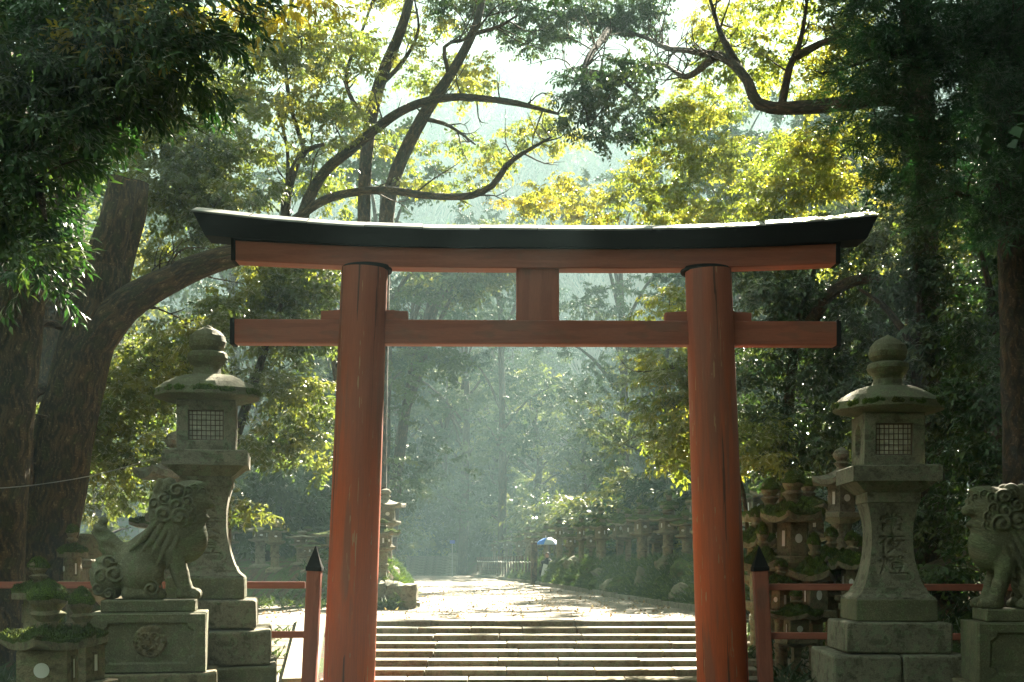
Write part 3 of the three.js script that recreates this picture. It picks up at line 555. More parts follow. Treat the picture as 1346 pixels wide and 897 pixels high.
// on the mossy bank along the path, right side
rnd = mulberry(33);
const BANK = 'lanterns on the mossy bank along the path';
placeLantern('hex', 'tallest stone lantern on the mossy bank, with broad green roof', 5.0, -12.5, 3.55, 0.3, BANK, null, 1.05);
placeLantern('hexB', 'pale lantern with green roof standing on a stout flared post on the bank', 4.2, -14, 2.85, 0.3, BANK, null, 1.0);
placeLantern('square', 'square lantern with white disc window high on the bank', 4.0, -19, 3.1, 0.3, BANK, null, 1.1);
const bankLabel = (k, row, z) => `${KW[k]} lantern in the ${['edge', 'middle', 'back'][row]} row of the mossy bank, ${z > -22 ? 'before' : z > -38 ? 'near' : 'beyond'} the umbrella`;
for (let i = 0; i < 46; i++) {
  const z = -8 - i * 1.15 + rr(-0.4, 0.4), row = i % 3, x = xr(z) + 0.95 + row * 0.75 + rr(-0.2, 0.2);
  const kd = ['hexB', 'square', 'hex', 'squareB', 'round'][Math.floor(rnd() * 5)];
  placeLantern(kd, bankLabel(kd, row, z), x, z, ground(x, z) + rr(1.3, 1.9) + row * 0.2, rr(-0.5, 0.6), BANK, null, rr(0.75, 1.0));
}
// on the mossy island, left of the path
const ISL = 'lanterns on the mossy island';
placeLantern('bare', 'grey stone lantern with broad roof on a block beside the near end of the path', -2.85, -12.2, 3.35, 0.3, ISL, null, 1.0);
placeLantern('hexB', 'slim pale lantern in front of the grey one at the path edge', -2.75, -10.6, 2.6, 0.1, ISL, null, 0.82);
for (const [x, z, top, k] of [[-6.6, -19, 2.8, 'round'], [-5.6, -17.5, 2.5, 'bare'], [-7.6, -22, 2.9, 'bare'], [-5.0, -15.2, 2.2, 'hexB'], [-6.0, -21, 2.7, 'squareB'], [-4.3, -14.6, 2.6, 'square'], [-8.8, -23, 2.9, 'hex'], [-5.4, -24, 2.7, 'hex'], [-3.9, -17, 2.5, 'round']]) placeLantern(k, `${KW[k]} hazy lantern standing on the low mossy island beyond the railing`, x, z, top, rr(-0.4, 0.4), ISL, null, rr(0.85, 1.1));
for (let i = 0; i < 9; i++) { const z = -30 - i * 4, x = xl(z) - rr(0.9, 1.6); placeLantern(['hexB', 'square', 'round'][i % 3], `far ${KW[['hexB', 'square', 'round'][i % 3]]} lantern in the hazy row across the path from the umbrella`, x, z, ground(x, z) + rr(1.4, 1.8), rr(-0.4, 0.4), ISL); }
// ---------------------------------------------------------------- stone lion dogs
function lionField() {
  const spiral = (x, y, c, r, dir) => { const dx = x - c[0], dy = y - c[1], q = Math.hypot(dx, dy) / r, a = Math.atan2(dy, dx) * dir; return 0.026 * Math.cos(a - q * 8.5) * sstep(0.1, 0.35, q); };
  const curls = [[.285, 1.165, .2, .078], [.28, 1.02, .215, .074], [.385, 1.05, .205, .056], [.14, .92, .215, .088], [.31, .885, .225, .094], [.4, 1.155, .175, .045], [.43, .97, .19, .05], [.47, 1.19, .13, .04], [.545, 1.17, .09, .036], [.15, 1.08, .19, .07], [.2, 1.2, .18, .05], [.43, .87, .17, .055], [.04, 1.03, .16, .06], [.06, .83, .19, .06], [-.43, .4, .16, .07], [-.36, .28, .2, .09], [-.5, .25, .16, .085], [-.53, .12, .13, .075], [-.42, .06, .2, .06], [.02, .12, .25, .07]];
  const locks = []; for (let k = 0; k < 5; k++) locks.push([[.06 + k * .065, .82 - k * .02, .2], [-.05 + k * .075, .67 - k * .03, .225], [-.2 + k * .095, .53 - k * .05, .215]]);
  return (x, y, z) => {
    const s = Math.abs(z);
    if (x < -.74 || x > .74 || y < -.06 || s > .42) return 0.2;
    let d = ball(x, y, z, [.37, 1.08, 0], [.235, .2, .2]);                                   // head
    d = smin(d, ball(x, y, z, [.54, 1.035, 0], [.125, .085, .125]), .04);                         // muzzle
    d = smin(d, capsule(x, y, s, [.47, 1.14, .1], [.59, 1.13, .06], .04, .035), .015);         // brow
    d = smin(d, ball(x, y, s, [.61, 1.05, .035], [.04, .035, .04]), .02);                    // nose
    d = smin(d, ball(x, y, z, [.51, .885, 0], [.11, .05, .105]), .02);                         // jaw
    d = Math.max(d, -Math.max(capsule(x, y, 0, [.44, .95, 0], [.74, .96, 0], .016, .034), s - .2));  // open mouth
    d = smin(d, capsule(x, y, s, [.12, 1.2, .12], [.2, 1.24, .14], .05, .075), .03);         // ear
    d = smin(d, capsule(x, y, s, [.05, 1.17, .13], [.1, 1.27, .16], .025, .035), .03);
    d = smin(d, ball(x, y, z, [.46, 1.24, 0], [.12, .05, .1]), .04);
    d = smin(d, ball(x, y, s, [.56, 1.095, .1], [.03, .028, .025]), .008);                   // eye
    d = smin(d, ball(x, y, z, [.16, .98, 0], [.19, .24, .21]), .06);                         // mane
    d = smin(d, capsule(x, y, z, [.3, .9, 0], [.33, .6, 0], .25, .22), .07);                 // neck and chest
    d = smin(d, ball(x, y, z, [.4, .66, 0], [.2, .22, .19]), .06);
    d = smin(d, capsule(x, y, z, [.22, .68, 0], [-.16, .38, 0], .23, .24), .08);             // trunk
    d = smin(d, ball(x, y, s, [-.1, .27, .13], [.23, .22, .16]), .04);                       // haunch
    d = smin(d, ball(x, y, z, [-.42, .25, 0], [.22, .25, .21]), .05);                        // rump, tail base
    d = smin(d, capsule(x, y, s, [-.22, .06, .17], [.08, .055, .19], .075, .065), .03);      // hind foot
    d = smin(d, capsule(x, y, s, [.24, .5, .16], [.31, .26, .165], .105, .08), .05);         // fore leg
    d = smin(d, capsule(x, y, s, [.31, .26, .165], [.37, .09, .165], .08, .075), .03);
    d = smin(d, capsule(x, y, s, [.34, .055, .165], [.47, .055, .165], .07, .062), .03);     // paw
    for (let k = -1; k <= 1; k++) d = smin(d, ball(x, y, s, [.5, .05, .165 + k * .042], [.034, .045, .024]), .012);
    for (let k = -1; k <= 1; k++) d = smin(d, ball(x, y, s, [.12, .045, .19 + k * .042], [.034, .04, .024]), .012);
    d = smin(d, capsule(x, y, s, [.16, .52, .21], [.28, .36, .2], .03, .022), .02);          // leg tuft
    d = smin(d, capsule(x, y, z, [-.3, .46, 0], [-.44, .6, 0], .13, .11), .05);              // tail plume
    d = smin(d, capsule(x, y, z, [-.44, .6, 0], [-.53, .74, 0], .1, .075), .04);
    d = smin(d, capsule(x, y, z, [-.53, .74, 0], [-.49, .86, 0], .07, .04), .04);
    for (const L of locks) d = smin(d, Math.min(capsule(x, y, s, L[0], L[1], .042, .036), capsule(x, y, s, L[1], L[2], .036, .014)), .008);
    for (let i = 0; i < curls.length; i++) { const c = curls[i]; const q = Math.hypot(x - c[0], y - c[1], (s - c[2]) * 1.5); if (q < c[3] * 1.8) d = smin(d, q - c[3] + spiral(x, y, c, c[3], i % 2 ? 1 : -1) * (s > c[2] - .02 ? 1 : 0), .012); }
    d += 0.009 * Math.sin((x * 0.7 + y) * 58 + 2 * Math.sin(x * 20)) * sstep(.5, .62, y + (x < -.36 ? .3 : -.3)) * (x < -.33 ? 1 : 0);   // combed tail
    d += 0.007 * fbm3(x * 9, y * 9, z * 9);
    return Math.max(d, -y + 0.004);
  };
}
const lionGeo = nets([-.72, -.03, -.36], [.72, 1.38, .36], .0098, lionField());
function pedestalFront(w, h, crest) {        // recessed panel with notched corners and a round wisteria crest in relief
  return sheet(150, 84, (u, v) => {
    const x = (u - .5) * w, y = (v - .5) * h, ax = Math.abs(x), ay = Math.abs(y); let z = 0;
    const dx = ax - (w / 2 - .12), dy = ay - (h / 2 - .1), corner = Math.hypot(ax - (w / 2 - .12), ay - (h / 2 - .1)) - .075;
    const inside = Math.max(dx, dy, -corner); z -= 0.03 * (1 - sstep(-.012, .006, inside));
    z += .003 * fbm3(x * 12, y * 12, 0); if (u < .001 || u > .999 || v < .001 || v > .999) z = -.1;
    return [x, y, z, x, y];
  });
}
const crestGeo = sheet(64, 64, (u, v) => {   // round wisteria crest: two hanging flower clusters in a ring of petals
  const r = v * .175, a = u * Math.PI * 2, cx = Math.cos(a) * r, cy = Math.sin(a) * r, px = Math.abs(cx), rim = .165 + .008 * Math.cos(a * 18);
  let z = .02 * (1 - sstep(rim - .006, rim + .004, r));
  z += .014 * (.5 + .5 * Math.cos(a * 18)) * sstep(.1, .125, r) * (1 - sstep(.15, .165, r));
  z += .016 * (.5 + .5 * Math.cos(a * 14)) * sstep(.055, .07, r) * (1 - sstep(.09, .1, r));
  z += .02 * (1 - sstep(.006, .014, Math.abs(Math.hypot(px - .05, cy - .045) - .042))) * (cy > .01 ? 1 : 0) + .02 * (1 - sstep(.006, .013, px)) * (cy > -.02 && cy < .1 ? 1 : 0) + .014 * (.5 + .5 * Math.cos(cy * 160)) * (1 - sstep(.012, .03, px)) * (cy < -.02 ? 1 : 0);
  return [cx, cy, z - (v > .99 ? .03 : 0), cx, cy];
});
function lionDog(label, pos, turn, mirror, crestAt) {
  const o = thing('lion_dog_statue', label, 'statue', pos, turn, 'pair of stone lion dogs before the gate');
  let g = lionGeo;
  if (mirror) { g = lionGeo.clone(); g.scale(-1, 1, 1); const ix = g.index.array; for (let i = 0; i < ix.length; i += 3) { const t = ix[i]; ix[i] = ix[i + 1]; ix[i + 1] = t; } g.computeVertexNormals(); }
  part('lion_body', g, M.dark, o).position.y = 1.294;
  const put = (name, w, h, d, y, mat, r = 0.02) => { const b = part(name, boxUV(warp(new RoundedBoxGeometry(w, h, d, 5, r), 0.01, 3, y * 20)), mat, o); b.position.y = y + h / 2; return b; };
  put('plinth', 0.97, 0.132, 0.66, 1.162, M.dark); put('pedestal_block', 1.19, 0.635, 0.78, 0.525, M.dark, 0.012); put('pedestal_foot', 1.4, 0.525, 1.02, 0, M.stoneWarm, 0.03);
  const f = part('carved_panel', pedestalFront(1.19, 0.625, true), M.dark, o, 'recessed panel with a round crest in relief'); f.position.set(0, 0.842, 0.445);
  const cr = part('crest', crestGeo, M.stoneWarm, o, 'round crest in relief'); cr.position.set(0.02, 0.862, 0.425);
  return o;
}
lionDog('seated stone lion dog with curled mane on a carved pedestal, grey green and clearly visible', [-3.91, 0, 3], 0.2, false);
lionDog('seated stone lion dog on pedestal sunk in black shade, only its moss rim lit', [5.42, -0.085, 3.4], -0.12, true);

// rock and slab by the leaning trunk
single('boulder', 'large rounded brown boulder behind the leaning trunk', 'rock', boxUV(warp(new THREE.IcosahedronGeometry(0.75, 12), 0.25, 1.4, 3)), M.stoneWarm, [-7.6, 1.35, -6.2]);
single('stone_slab', 'long flat grey stone slab lying behind the slim mossy lantern', 'slab', RB(1.9, 0.14, 0.8, 0.03), M.slab, [-8.0, 1.65, -4.9], 0.1);
single('stone_block', 'rough block carrying the long flat grey slab', 'rock', boxUV(warp(new RoundedBoxGeometry(1.5, 1.55, 0.6, 5, 0.05), 0.06, 1.6)), M.stone, [-8.0, 0.8, -4.9], 0.1);
for (const [x, z, s, l] of [[-2.35, -10.2, .5, 'mossless stone block at the near corner of the island'], [-2.9, -10.3, .55, 'wide footing rock under the slim pale lantern']]) single('kerb_rock', l, 'rock', boxUV(warp(new THREE.BoxGeometry(s * 1.3, s * 1.5, s * 1.2, 6, 6, 6), 0.12, 3, x)), M.stone, [x, 0.85, z], 0.2);
// kerb stones at both edges of the path
{
  rnd = mulberry(91);
  const kerb = new THREE.Group(); kerb.name = 'path_kerb'; kerb.userData.kind = 'structure'; scene.add(kerb);
  const g = [0, 1, 2].map((i) => boxUV(warp(new RoundedBoxGeometry(0.16, 0.2, 1, 3, 0.03), 0.03, 3, i * 11)));
  for (const [f, z0, z1, s] of [[xr, -7.5, -62, 1], [xl, -10.8, -62, -1]]) for (let z = z0; z > z1;) {
    const L = rr(0.8, 1.5), zc = z - L / 2, k = part('kerb_stone', g[Math.floor(rnd() * 3)], M.stone, kerb);
    k.scale.z = L - 0.03; k.position.set(f(zc) + s * 0.08, 0.7 + rr(-0.02, 0.02), zc); k.rotation.y = Math.atan2(f(zc - 0.5) - f(zc + 0.5), -1); z -= L;
  }
}
// rope fence of stakes past the umbrella
{
  rnd = mulberry(17);
  const g = boxUV(tube([[0, 0, 0], [0.01, 0.6, 0], [0, 1.2, 0.01]], [0.05, 0.048, 0.045], { seg: 7 }));
  for (let i = 0; i < 24; i++) { const z = -38 - i * 1.02, x = xr(z) + 0.3; single('fence_stake', 'thin grey wooden stake in the rope fence along the path edge', 'stake', g, M.wood, [x, 0.66, z], rr(0, 3), 'stakes of the rope fence'); }
  const pts = []; for (let i = 0; i < 24; i++) { const z = -38 - i * 1.02; pts.push([xr(z) + 0.3, 1.62, z + 0.06]); if (i < 23) pts.push([xr(z - 0.5) + 0.3, 1.55, z - 0.45]); }
  single('rope', 'sagging pale rope strung between the path edge stakes', 'rope', tube(pts, [0.015, 0.015], { seg: 5, step: 0.5, rough: 0 }), M.paper);
  single('wooden_post', 'thick weathered wooden post beside the blue umbrella', 'post', RB(0.24, 1.75, 0.24, 0.02, 0, 0.87, 0), M.wood, [0.9, 0.66, -36.2], 0.2);
}
// umbrella, seated person, notice board
{
  const UM = thing('umbrella', 'open blue and grey umbrella shading a seated person by the path', 'umbrella', [1.55, 0.68, -37.2], 0.4);
  const seg = 8, mats = [SM({ color: new THREE.Color(0.02, 0.2, 0.7), roughness: 0.6, side: THREE.DoubleSide }), SM({ color: new THREE.Color(0.42, 0.47, 0.47), roughness: 0.6, side: THREE.DoubleSide })];
  for (let k = 0; k < seg; k++) part('panel', sheet(5, 8, (u, v) => { const a = (k + u) / seg * Math.PI * 2, r = 0.62 * v * (1 - 0.05 * Math.sin(u * Math.PI) * v), y = 1.95 - 0.3 * v * v; return [Math.cos(a) * r, y, Math.sin(a) * r]; }), mats[[0, 0, 1, 0, 0, 1, 1, 0][k]], UM);
  part('pole', new THREE.CylinderGeometry(0.014, 0.014, 1.95, 8).translate(0, 0.975, 0), M.metal, UM);
  const body = thing('person', 'person in dark clothes sitting on a folding chair under the blue umbrella', 'person', [1.5, 0.68, -37.4], -0.5);
  const F = (x, y, z) => {
    const s = Math.abs(x);
    let d = capsule(x, y, z, [0, .52, -.05], [0, .92, -.02], .15, .165);
    d = smin(d, capsule(x, y, s, [.08, .9, 0], [.17, .93, 0], .09, .075), .05); d = smin(d, capsule(x, y, z, [0, .98, 0], [0, 1.1, .01], .055, .05), .04);
    d = smin(d, ball(x, y, z, [0, 1.2, .02], [.078, .112, .095]), .02);
    d = smin(d, capsule(s, y, z, [.09, .5, -.02], [.12, .5, .38], .09, .07), .04); d = smin(d, capsule(s, y, z, [.12, .5, .38], [.12, .1, .36], .065, .045), .03); d = smin(d, capsule(s, y, z, [.12, .05, .34], [.12, .035, .52], .045, .035), .03);
    d = smin(d, capsule(s, y, z, [.19, .92, 0], [.22, .66, .06], .055, .045), .03); d = smin(d, capsule(s, y, z, [.22, .66, .06], [.1, .6, .28], .045, .035), .02);
    d = smin(d, ball(s, y, z, [.08, .59, .31], [.04, .03, .05]), .02);
    return d;
  };
  part('body', nets([-.36, -.04, -.3], [.36, 1.4, .6], .018, F), SM({ map: tLum, color: new THREE.Color(0.03, 0.035, 0.05), roughness: 0.9 }), body);
  part('face', nets([-.12, 1.06, -.1], [.12, 1.34, .16], .009, (x, y, z) => Math.min(smin(ball(x, y, z, [0, 1.2, .024], [.08, .114, .097]), ball(x, y, z, [0, 1.185, .12], [.016, .022, .022]), .012), 9)), SM({ color: new THREE.Color(0.5, 0.3, 0.22), roughness: 0.6 }), body);
  part('hair', nets([-.13, 1.1, -.14], [.13, 1.36, .14], .01, (x, y, z) => Math.max(ball(x, y, z, [0, 1.22, .01], [.092, .118, .108]), z - .07 - (y - 1.25) * .6)), SM({ color: new THREE.Color(0.02, 0.018, 0.016), roughness: 0.7 }), body);
  const ch = thing('folding_chair', 'white metal folding chair under the seated person', 'chair', [1.5, 0.68, -37.4], -0.5);
  part('seat', RB(0.42, 0.03, 0.4, 0.01, 0, 0.4, 0.05), M.metal, ch); part('backrest', RB(0.42, 0.2, 0.02, 0.008, 0, 0.76, -0.23), M.metal, ch);
  for (const s of [-1, 1]) { part('leg', tube([[s * .2, 0, .25], [s * .2, .45, -.05], [s * .2, .88, -.24]], [.012, .012], { seg: 6, rough: 0 }), M.metal, ch); part('leg', tube([[s * .19, 0, -.25], [s * .19, .22, 0], [s * .19, .4, .22]], [.012, .012], { seg: 6, rough: 0 }), M.metal, ch); }
  const nb = thing('notice_board', 'narrow white board leaning at the path edge in front of the seated person', 'board', [1.2, 0.68, -36.1], 0.2);
  const pl = part('panel', RB(0.2, 0.86, 0.03, 0.006, 0, 0.43, 0), SM({ color: new THREE.Color(0.8, 0.8, 0.8), roughness: 0.6 }), nb); pl.rotation.z = -0.25; pl.rotation.x = -0.1;
  single('shopping_bag', 'orange bag hanging beside the seated person', 'bag', RB(0.22, 0.26, 0.12, 0.04, 0, 0.13, 0), SM({ color: new THREE.Color(0.7, 0.16, 0.07), roughness: 0.7 }), [2.05, 1.55, -37.2], 0.3);
  const fs = thing('sign_post', 'slim far post with a small blue sign at the top of the hazy path', 'sign', [-3.35, 0.68, -55.5]);
  part('pole', new THREE.CylinderGeometry(0.03, 0.03, 1.9, 8).translate(0, 0.95, 0), M.metal, fs); part('plate', RB(0.3, 0.2, 0.03, 0.01, 0, 2.0, 0), SM({ color: new THREE.Color(0.06, 0.12, 0.6), roughness: 0.5 }), fs);
}
single('cable', 'thin slack cable strung from the trees to the tall lattice lantern', 'cable', tube([[-9, 2.9, 0.3], [-7.0, 2.62, 0.6], [-5.4, 2.72, 1.0], [-4.05, 3.02, 1.35]], [0.006, 0.006], { seg: 5, step: 0.25, rough: 0 }), M.metal);
// ---------------------------------------------------------------- leaves and trees
function leafGeo(list) {                     // list of [origin, direction, side, length, width, fold]
  const P = [], I = [], N = V();
  for (const [o, d, s, L, W, f] of list) {
    const k = P.length / 3; N.crossVectors(d, s);
    const add = (a, b, c) => P.push(o.x + d.x * a + s.x * b + N.x * c, o.y + d.y * a + s.y * b + N.y * c, o.z + d.z * a + s.z * b + N.z * c);
    add(0, 0, 0); add(L * 0.42, W / 2, f * W); add(L * 0.42, -W / 2, f * W); add(L * 0.5, 0, 0); add(L, 0, -f * W * 0.8);
    I.push(k, k + 1, k + 3, k, k + 3, k + 2, k + 1, k + 4, k + 3, k + 3, k + 4, k + 2);
  }
  const g = new THREE.BufferGeometry(); g.setAttribute('position', new THREE.Float32BufferAttribute(P, 3)); g.setIndex(I); g.computeVertexNormals(); return g;
}
const rvec = () => { const a = rr(0, 6.283), z = rr(-1, 1), r = Math.sqrt(1 - z * z); return V(r * Math.cos(a), z, r * Math.sin(a)); };
function spray({ size, n, L, W, droop, spread, twigs = 3 }) {   // a leafy shoot growing along +x
  const list = [];
  for (let t = 0; t < twigs; t++) {
    const dir = V(1, rr(-0.15, 0.25), rr(-0.9, 0.9) * (t ? 1 : 0.2)).normalize(), start = t ? size * rr(0.1, 0.4) : 0, len = size * (t ? rr(0.4, 0.7) : 1);
    for (let i = 0; i < n / twigs; i++) {
      const q = (i + 0.6) / (n / twigs), o = V(start, 0, 0).addScaledVector(dir, len * q).add(V(0, -droop * 0.5 * len * q * q, 0));
      const d = dir.clone().multiplyScalar(0.6).addScaledVector(rvec(), spread).add(V(0, -droop, 0)).normalize(), s = rvec().multiplyScalar(0.6).add(V(0, 0, 0)).cross(d).normalize();
      const sl = V(0, 1, 0).cross(d).normalize().multiplyScalar(0.8).addScaledVector(s, 0.45); sl.addScaledVector(d, -sl.dot(d)).normalize();
      list.push([o, d, sl, L * rr(0.7, 1.15), W * rr(0.8, 1.15), rr(0.1, 0.35)]);
    }
  }
  return leafGeo(list);
}
rnd = mulberry(5);
const SPRAY = {
  broad: spray({ size: 0.52, n: 27, L: 0.125, W: 0.05, droop: 0.35, spread: 0.75 }),
  narrow: spray({ size: 0.55, n: 26, L: 0.15, W: 0.048, droop: 0.35, spread: 0.5, twigs: 4 }),
  needle: spray({ size: 0.6, n: 60, L: 0.17, W: 0.016, droop: 0.2, spread: 0.55, twigs: 5 }),
  mid: spray({ size: 1.1, n: 36, L: 0.24, W: 0.12, droop: 0.3, spread: 0.8, twigs: 4 }),
  tuft: spray({ size: 0.16, n: 15, L: 0.14, W: 0.018, droop: -0.5, spread: 0.9, twigs: 3 }),
};
const leafMat = (t, coat = 0.5, cr = 0.32) => PM({ color: 0xffffff, roughness: 0.92, transmission: t, clearcoat: coat, clearcoatRoughness: cr, side: THREE.DoubleSide });
const LM = { thin: leafMat(0.74, 0.45, 0.25), thick: leafMat(0.42, 0.5, 0.2), needle: leafMat(0.3, 0.2), mid: leafMat(0.45, 0.1, 0.5), leathery: leafMat(0.1, 0.1, 0.5) };
function crown(parent, geo, mat, clumps, col, { sub = 13, subR = 0.42, name = 'crown', scale = [0.75, 1.25], twig = null } = {}) {
  const M4 = [], C = [], base = parent.position, X = V(), Y = V(), Z = V(), tw = [];
  for (const [c, r, n] of clumps) {
    const rx = Array.isArray(r) ? r : [r, r * 0.75, r], m = Math.max(1, Math.round(n / sub));
    for (let k = 0; k < m; k++) {
      const u = rvec(), q = Math.pow(rnd(), 0.45), sc = V(c[0] + u.x * rx[0] * q, c[1] + u.y * rx[1] * q, c[2] + u.z * rx[2] * q), tone = rnd();
      if (twig) tw.push(tube([[lerp(c[0], sc.x, 0.05) - base.x, lerp(c[1], sc.y, 0.05) - base.y - 0.1, lerp(c[2], sc.z, 0.05) - base.z], [lerp(c[0], sc.x, 0.55) - base.x, lerp(c[1], sc.y, 0.5) - base.y, lerp(c[2], sc.z, 0.5) - base.z], [sc.x - base.x, sc.y - base.y, sc.z - base.z]], [twig, twig * 0.6, twig * 0.25], { seg: 4, step: 0.4 }));
      for (let i = 0; i < sub; i++) {
        const v = rvec(), p = sc.clone().add(V(v.x * subR, v.y * subR * 0.45, v.z * subR).multiplyScalar(Math.sqrt(rnd())));
        X.set(v.x + u.x * 0.5, v.y * 0.3 + rr(-0.45, 0.2), v.z + u.z * 0.5).normalize(); Z.set(rr(-0.4, 0.4), 1, rr(-0.4, 0.4)).cross(X).normalize().negate(); Y.crossVectors(Z, X);
        const s = rr(...scale); M4.push(new THREE.Matrix4().makeBasis(X.clone().multiplyScalar(s), Y.clone().multiplyScalar(s), Z.clone().multiplyScalar(s)).setPosition(p.x - base.x, p.y - base.y, p.z - base.z));
        C.push(col(p, tone));
      }
    }
  }
  const im = new THREE.InstancedMesh(geo, mat, M4.length); im.name = name; im.userData.kind = 'stuff'; im.castShadow = im.receiveShadow = true;
  M4.forEach((m, i) => { im.setMatrixAt(i, m); im.setColorAt(i, C[i]); });
  parent.add(im);
  if (tw.length) part('twigs', mergeGeometries(tw), M.barkDark, parent).userData.kind = 'stuff';
  return im;
}
const hue = (...stops) => (p, t) => { const k = clamp(t + rr(-0.22, 0.22)) * (stops.length - 1), a = Math.min(stops.length - 2, Math.floor(k)), c = mixc(stops[a], stops[a + 1], k - a), b = rr(0.8, 1.2); return new THREE.Color().setRGB(c[0] * b, c[1] * b, c[2] * b); };
const GREEN = hue([0.035, 0.075, 0.014], [0.06, 0.11, 0.02], [0.1, 0.14, 0.025]), DEEP = hue([0.018, 0.055, 0.018], [0.03, 0.08, 0.022], [0.05, 0.1, 0.02]);
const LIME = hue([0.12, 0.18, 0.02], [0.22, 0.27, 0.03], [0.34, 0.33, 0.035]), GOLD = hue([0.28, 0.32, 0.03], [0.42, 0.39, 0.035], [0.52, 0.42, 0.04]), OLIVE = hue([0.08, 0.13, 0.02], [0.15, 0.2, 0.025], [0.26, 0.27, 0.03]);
const limb = (parent, pts, radii, mat = M.bark, name = 'limb', o = {}) => { const b = parent.position, m = part(name, tube(pts.map((p) => [p[0] - b.x, p[1] - b.y, p[2] - b.z]), radii, { seg: 12, step: 0.25, k: 1, ...o }), mat, parent);
  if (['branch', 'bough', 'stem'].includes(name)) {            // forking side twigs
    const cv = new THREE.CatmullRomCurve3(pts.map((p) => V(p[0] - b.x, p[1] - b.y, p[2] - b.z))), n = Math.ceil(cv.getLength() * 2.2), tw = [];
    for (let i = 0; i < n; i++) {
      const t = rr(0.25, 1), p = cv.getPointAt(t), d = cv.getTangentAt(t).multiplyScalar(0.7).addScaledVector(rvec(), 0.9).add(V(0, 0.35, 0)).normalize(), L = rr(0.4, 1.3), bend = rvec().multiplyScalar(L * 0.3), r = Math.min(0.022, radii[radii.length - 1] * 0.8 + 0.006);
      const a = p.clone().addScaledVector(d, L * 0.5).add(bend), c = p.clone().addScaledVector(d, L).addScaledVector(bend, 0.3), q = a.clone().addScaledVector(d, L * 0.3).addScaledVector(rvec(), L * 0.35);
      tw.push(tube([[p.x, p.y, p.z], [a.x, a.y, a.z], [c.x, c.y, c.z]], [r, r * 0.6, r * 0.2], { seg: 5, step: 0.2 }), tube([[a.x, a.y, a.z], [(a.x + q.x) / 2 + bend.x * 0.2, (a.y + q.y) / 2, (a.z + q.z) / 2], [q.x, q.y, q.z]], [r * 0.55, r * 0.35, r * 0.15], { seg: 4, step: 0.2 }));
    }
    part('twigs', mergeGeometries(tw), mat, m).userData.kind = 'stuff';
  }
  return m; };
const tree = (name, label, x, z, group) => thing(name, label, 'tree', [x, ground(x, z) - 0.1, z], 0, group);

// big leaning tree with sawn-off limbs
{
  rnd = mulberry(101);
  const t = tree('camphor_tree', 'massive leaning trunk with two sawn limbs and one bough reaching behind the gate', -7.65, -3.6);
  limb(t, [[-7.69, -0.03, -3.60], [-7.55, 1.43, -3.60], [-7.21, 3.12, -3.50], [-6.87, 4.68, -3.50], [-6.60, 5.77, -3.50], [-6.50, 6.37, -3.50]], [0.651, 0.543, 0.482, 0.434, 0.386, 0.314], M.bark, 'trunk', { seg: 20, rough: 0.09 });
  const l1 = limb(t, [[-6.64, 5.53, -3.50], [-6.48, 6.43, -3.50], [-6.25, 7.13, -3.40], [-6.14, 7.72, -3.40]], [0.398, 0.301, 0.241, 0.217], M.bark, 'limb', { seg: 16, rough: 0.06 });
  const cut = part('sawn_face', new THREE.CylinderGeometry(0.222, 0.222, 0.03, 18), M.cutWood, t, 'pale sawn end'); cut.position.set(...[-6.14, 7.73, -3.40]).sub(t.position); cut.rotation.set(0.25, 0, -0.2);
  limb(t, [[-6.52, 5.83, -3.80], [-6.31, 6.71, -3.90], [-6.12, 7.32, -3.90], [-6.04, 7.82, -3.90]], [0.289, 0.229, 0.205, 0.169], M.bark, 'limb', { seg: 14, rough: 0.08 });
  limb(t, [[-6.77, 5.05, -3.50], [-6.13, 5.67, -3.30], [-5.56, 6.00, -3.20], [-4.97, 6.28, -3.20], [-4.22, 6.54, -3.30], [-3.50, 6.86, -4.00]], [0.362, 0.277, 0.229, 0.193, 0.169, 0.121], M.bark, 'bough', { seg: 14, rough: 0.07 });
  limb(t, [[-7.32, 4.42, -3.30], [-7.45, 4.26, -3.00], [-7.51, 3.55, -3.00], [-7.47, 2.85, -3.00]], [0.094, 0.082, 0.094, 0.071], M.barkDark, 'branch');
  limb(t, [[-7.06, 5.39, -3.40], [-7.21, 5.38, -3.00], [-7.31, 5.26, -2.80]], [0.082, 0.059, 0.047], M.barkDark, 'branch');
  crown(t, SPRAY.broad, LM.thin, [[[-6.06, 8.15, -5.50], 0.9, 147], [[-5.66, 9.10, -6.00], 0.9, 133], [[-6.06, 7.09, -5.50], 0.7, 84], [[-5.20, 7.95, -5.50], 0.7, 84], [[-6.39, 9.08, -5.50], 0.8, 105], [[-5.60, 5.81, -5.00], 0.6, 42], [[-6.66, 4.84, -5.50], 0.7, 105], [[-7.05, 3.91, -5.50], 0.7, 91], [[-6.40, 5.32, -6.00], 0.8, 105], [[-6.79, 3.38, -5.50], 0.55, 62], [[-7.62, 4.37, -6.00], 0.6, 56], [[-7.93, 2.83, -5.00], 0.5, 35]], OLIVE, { twig: 0.014 });
}
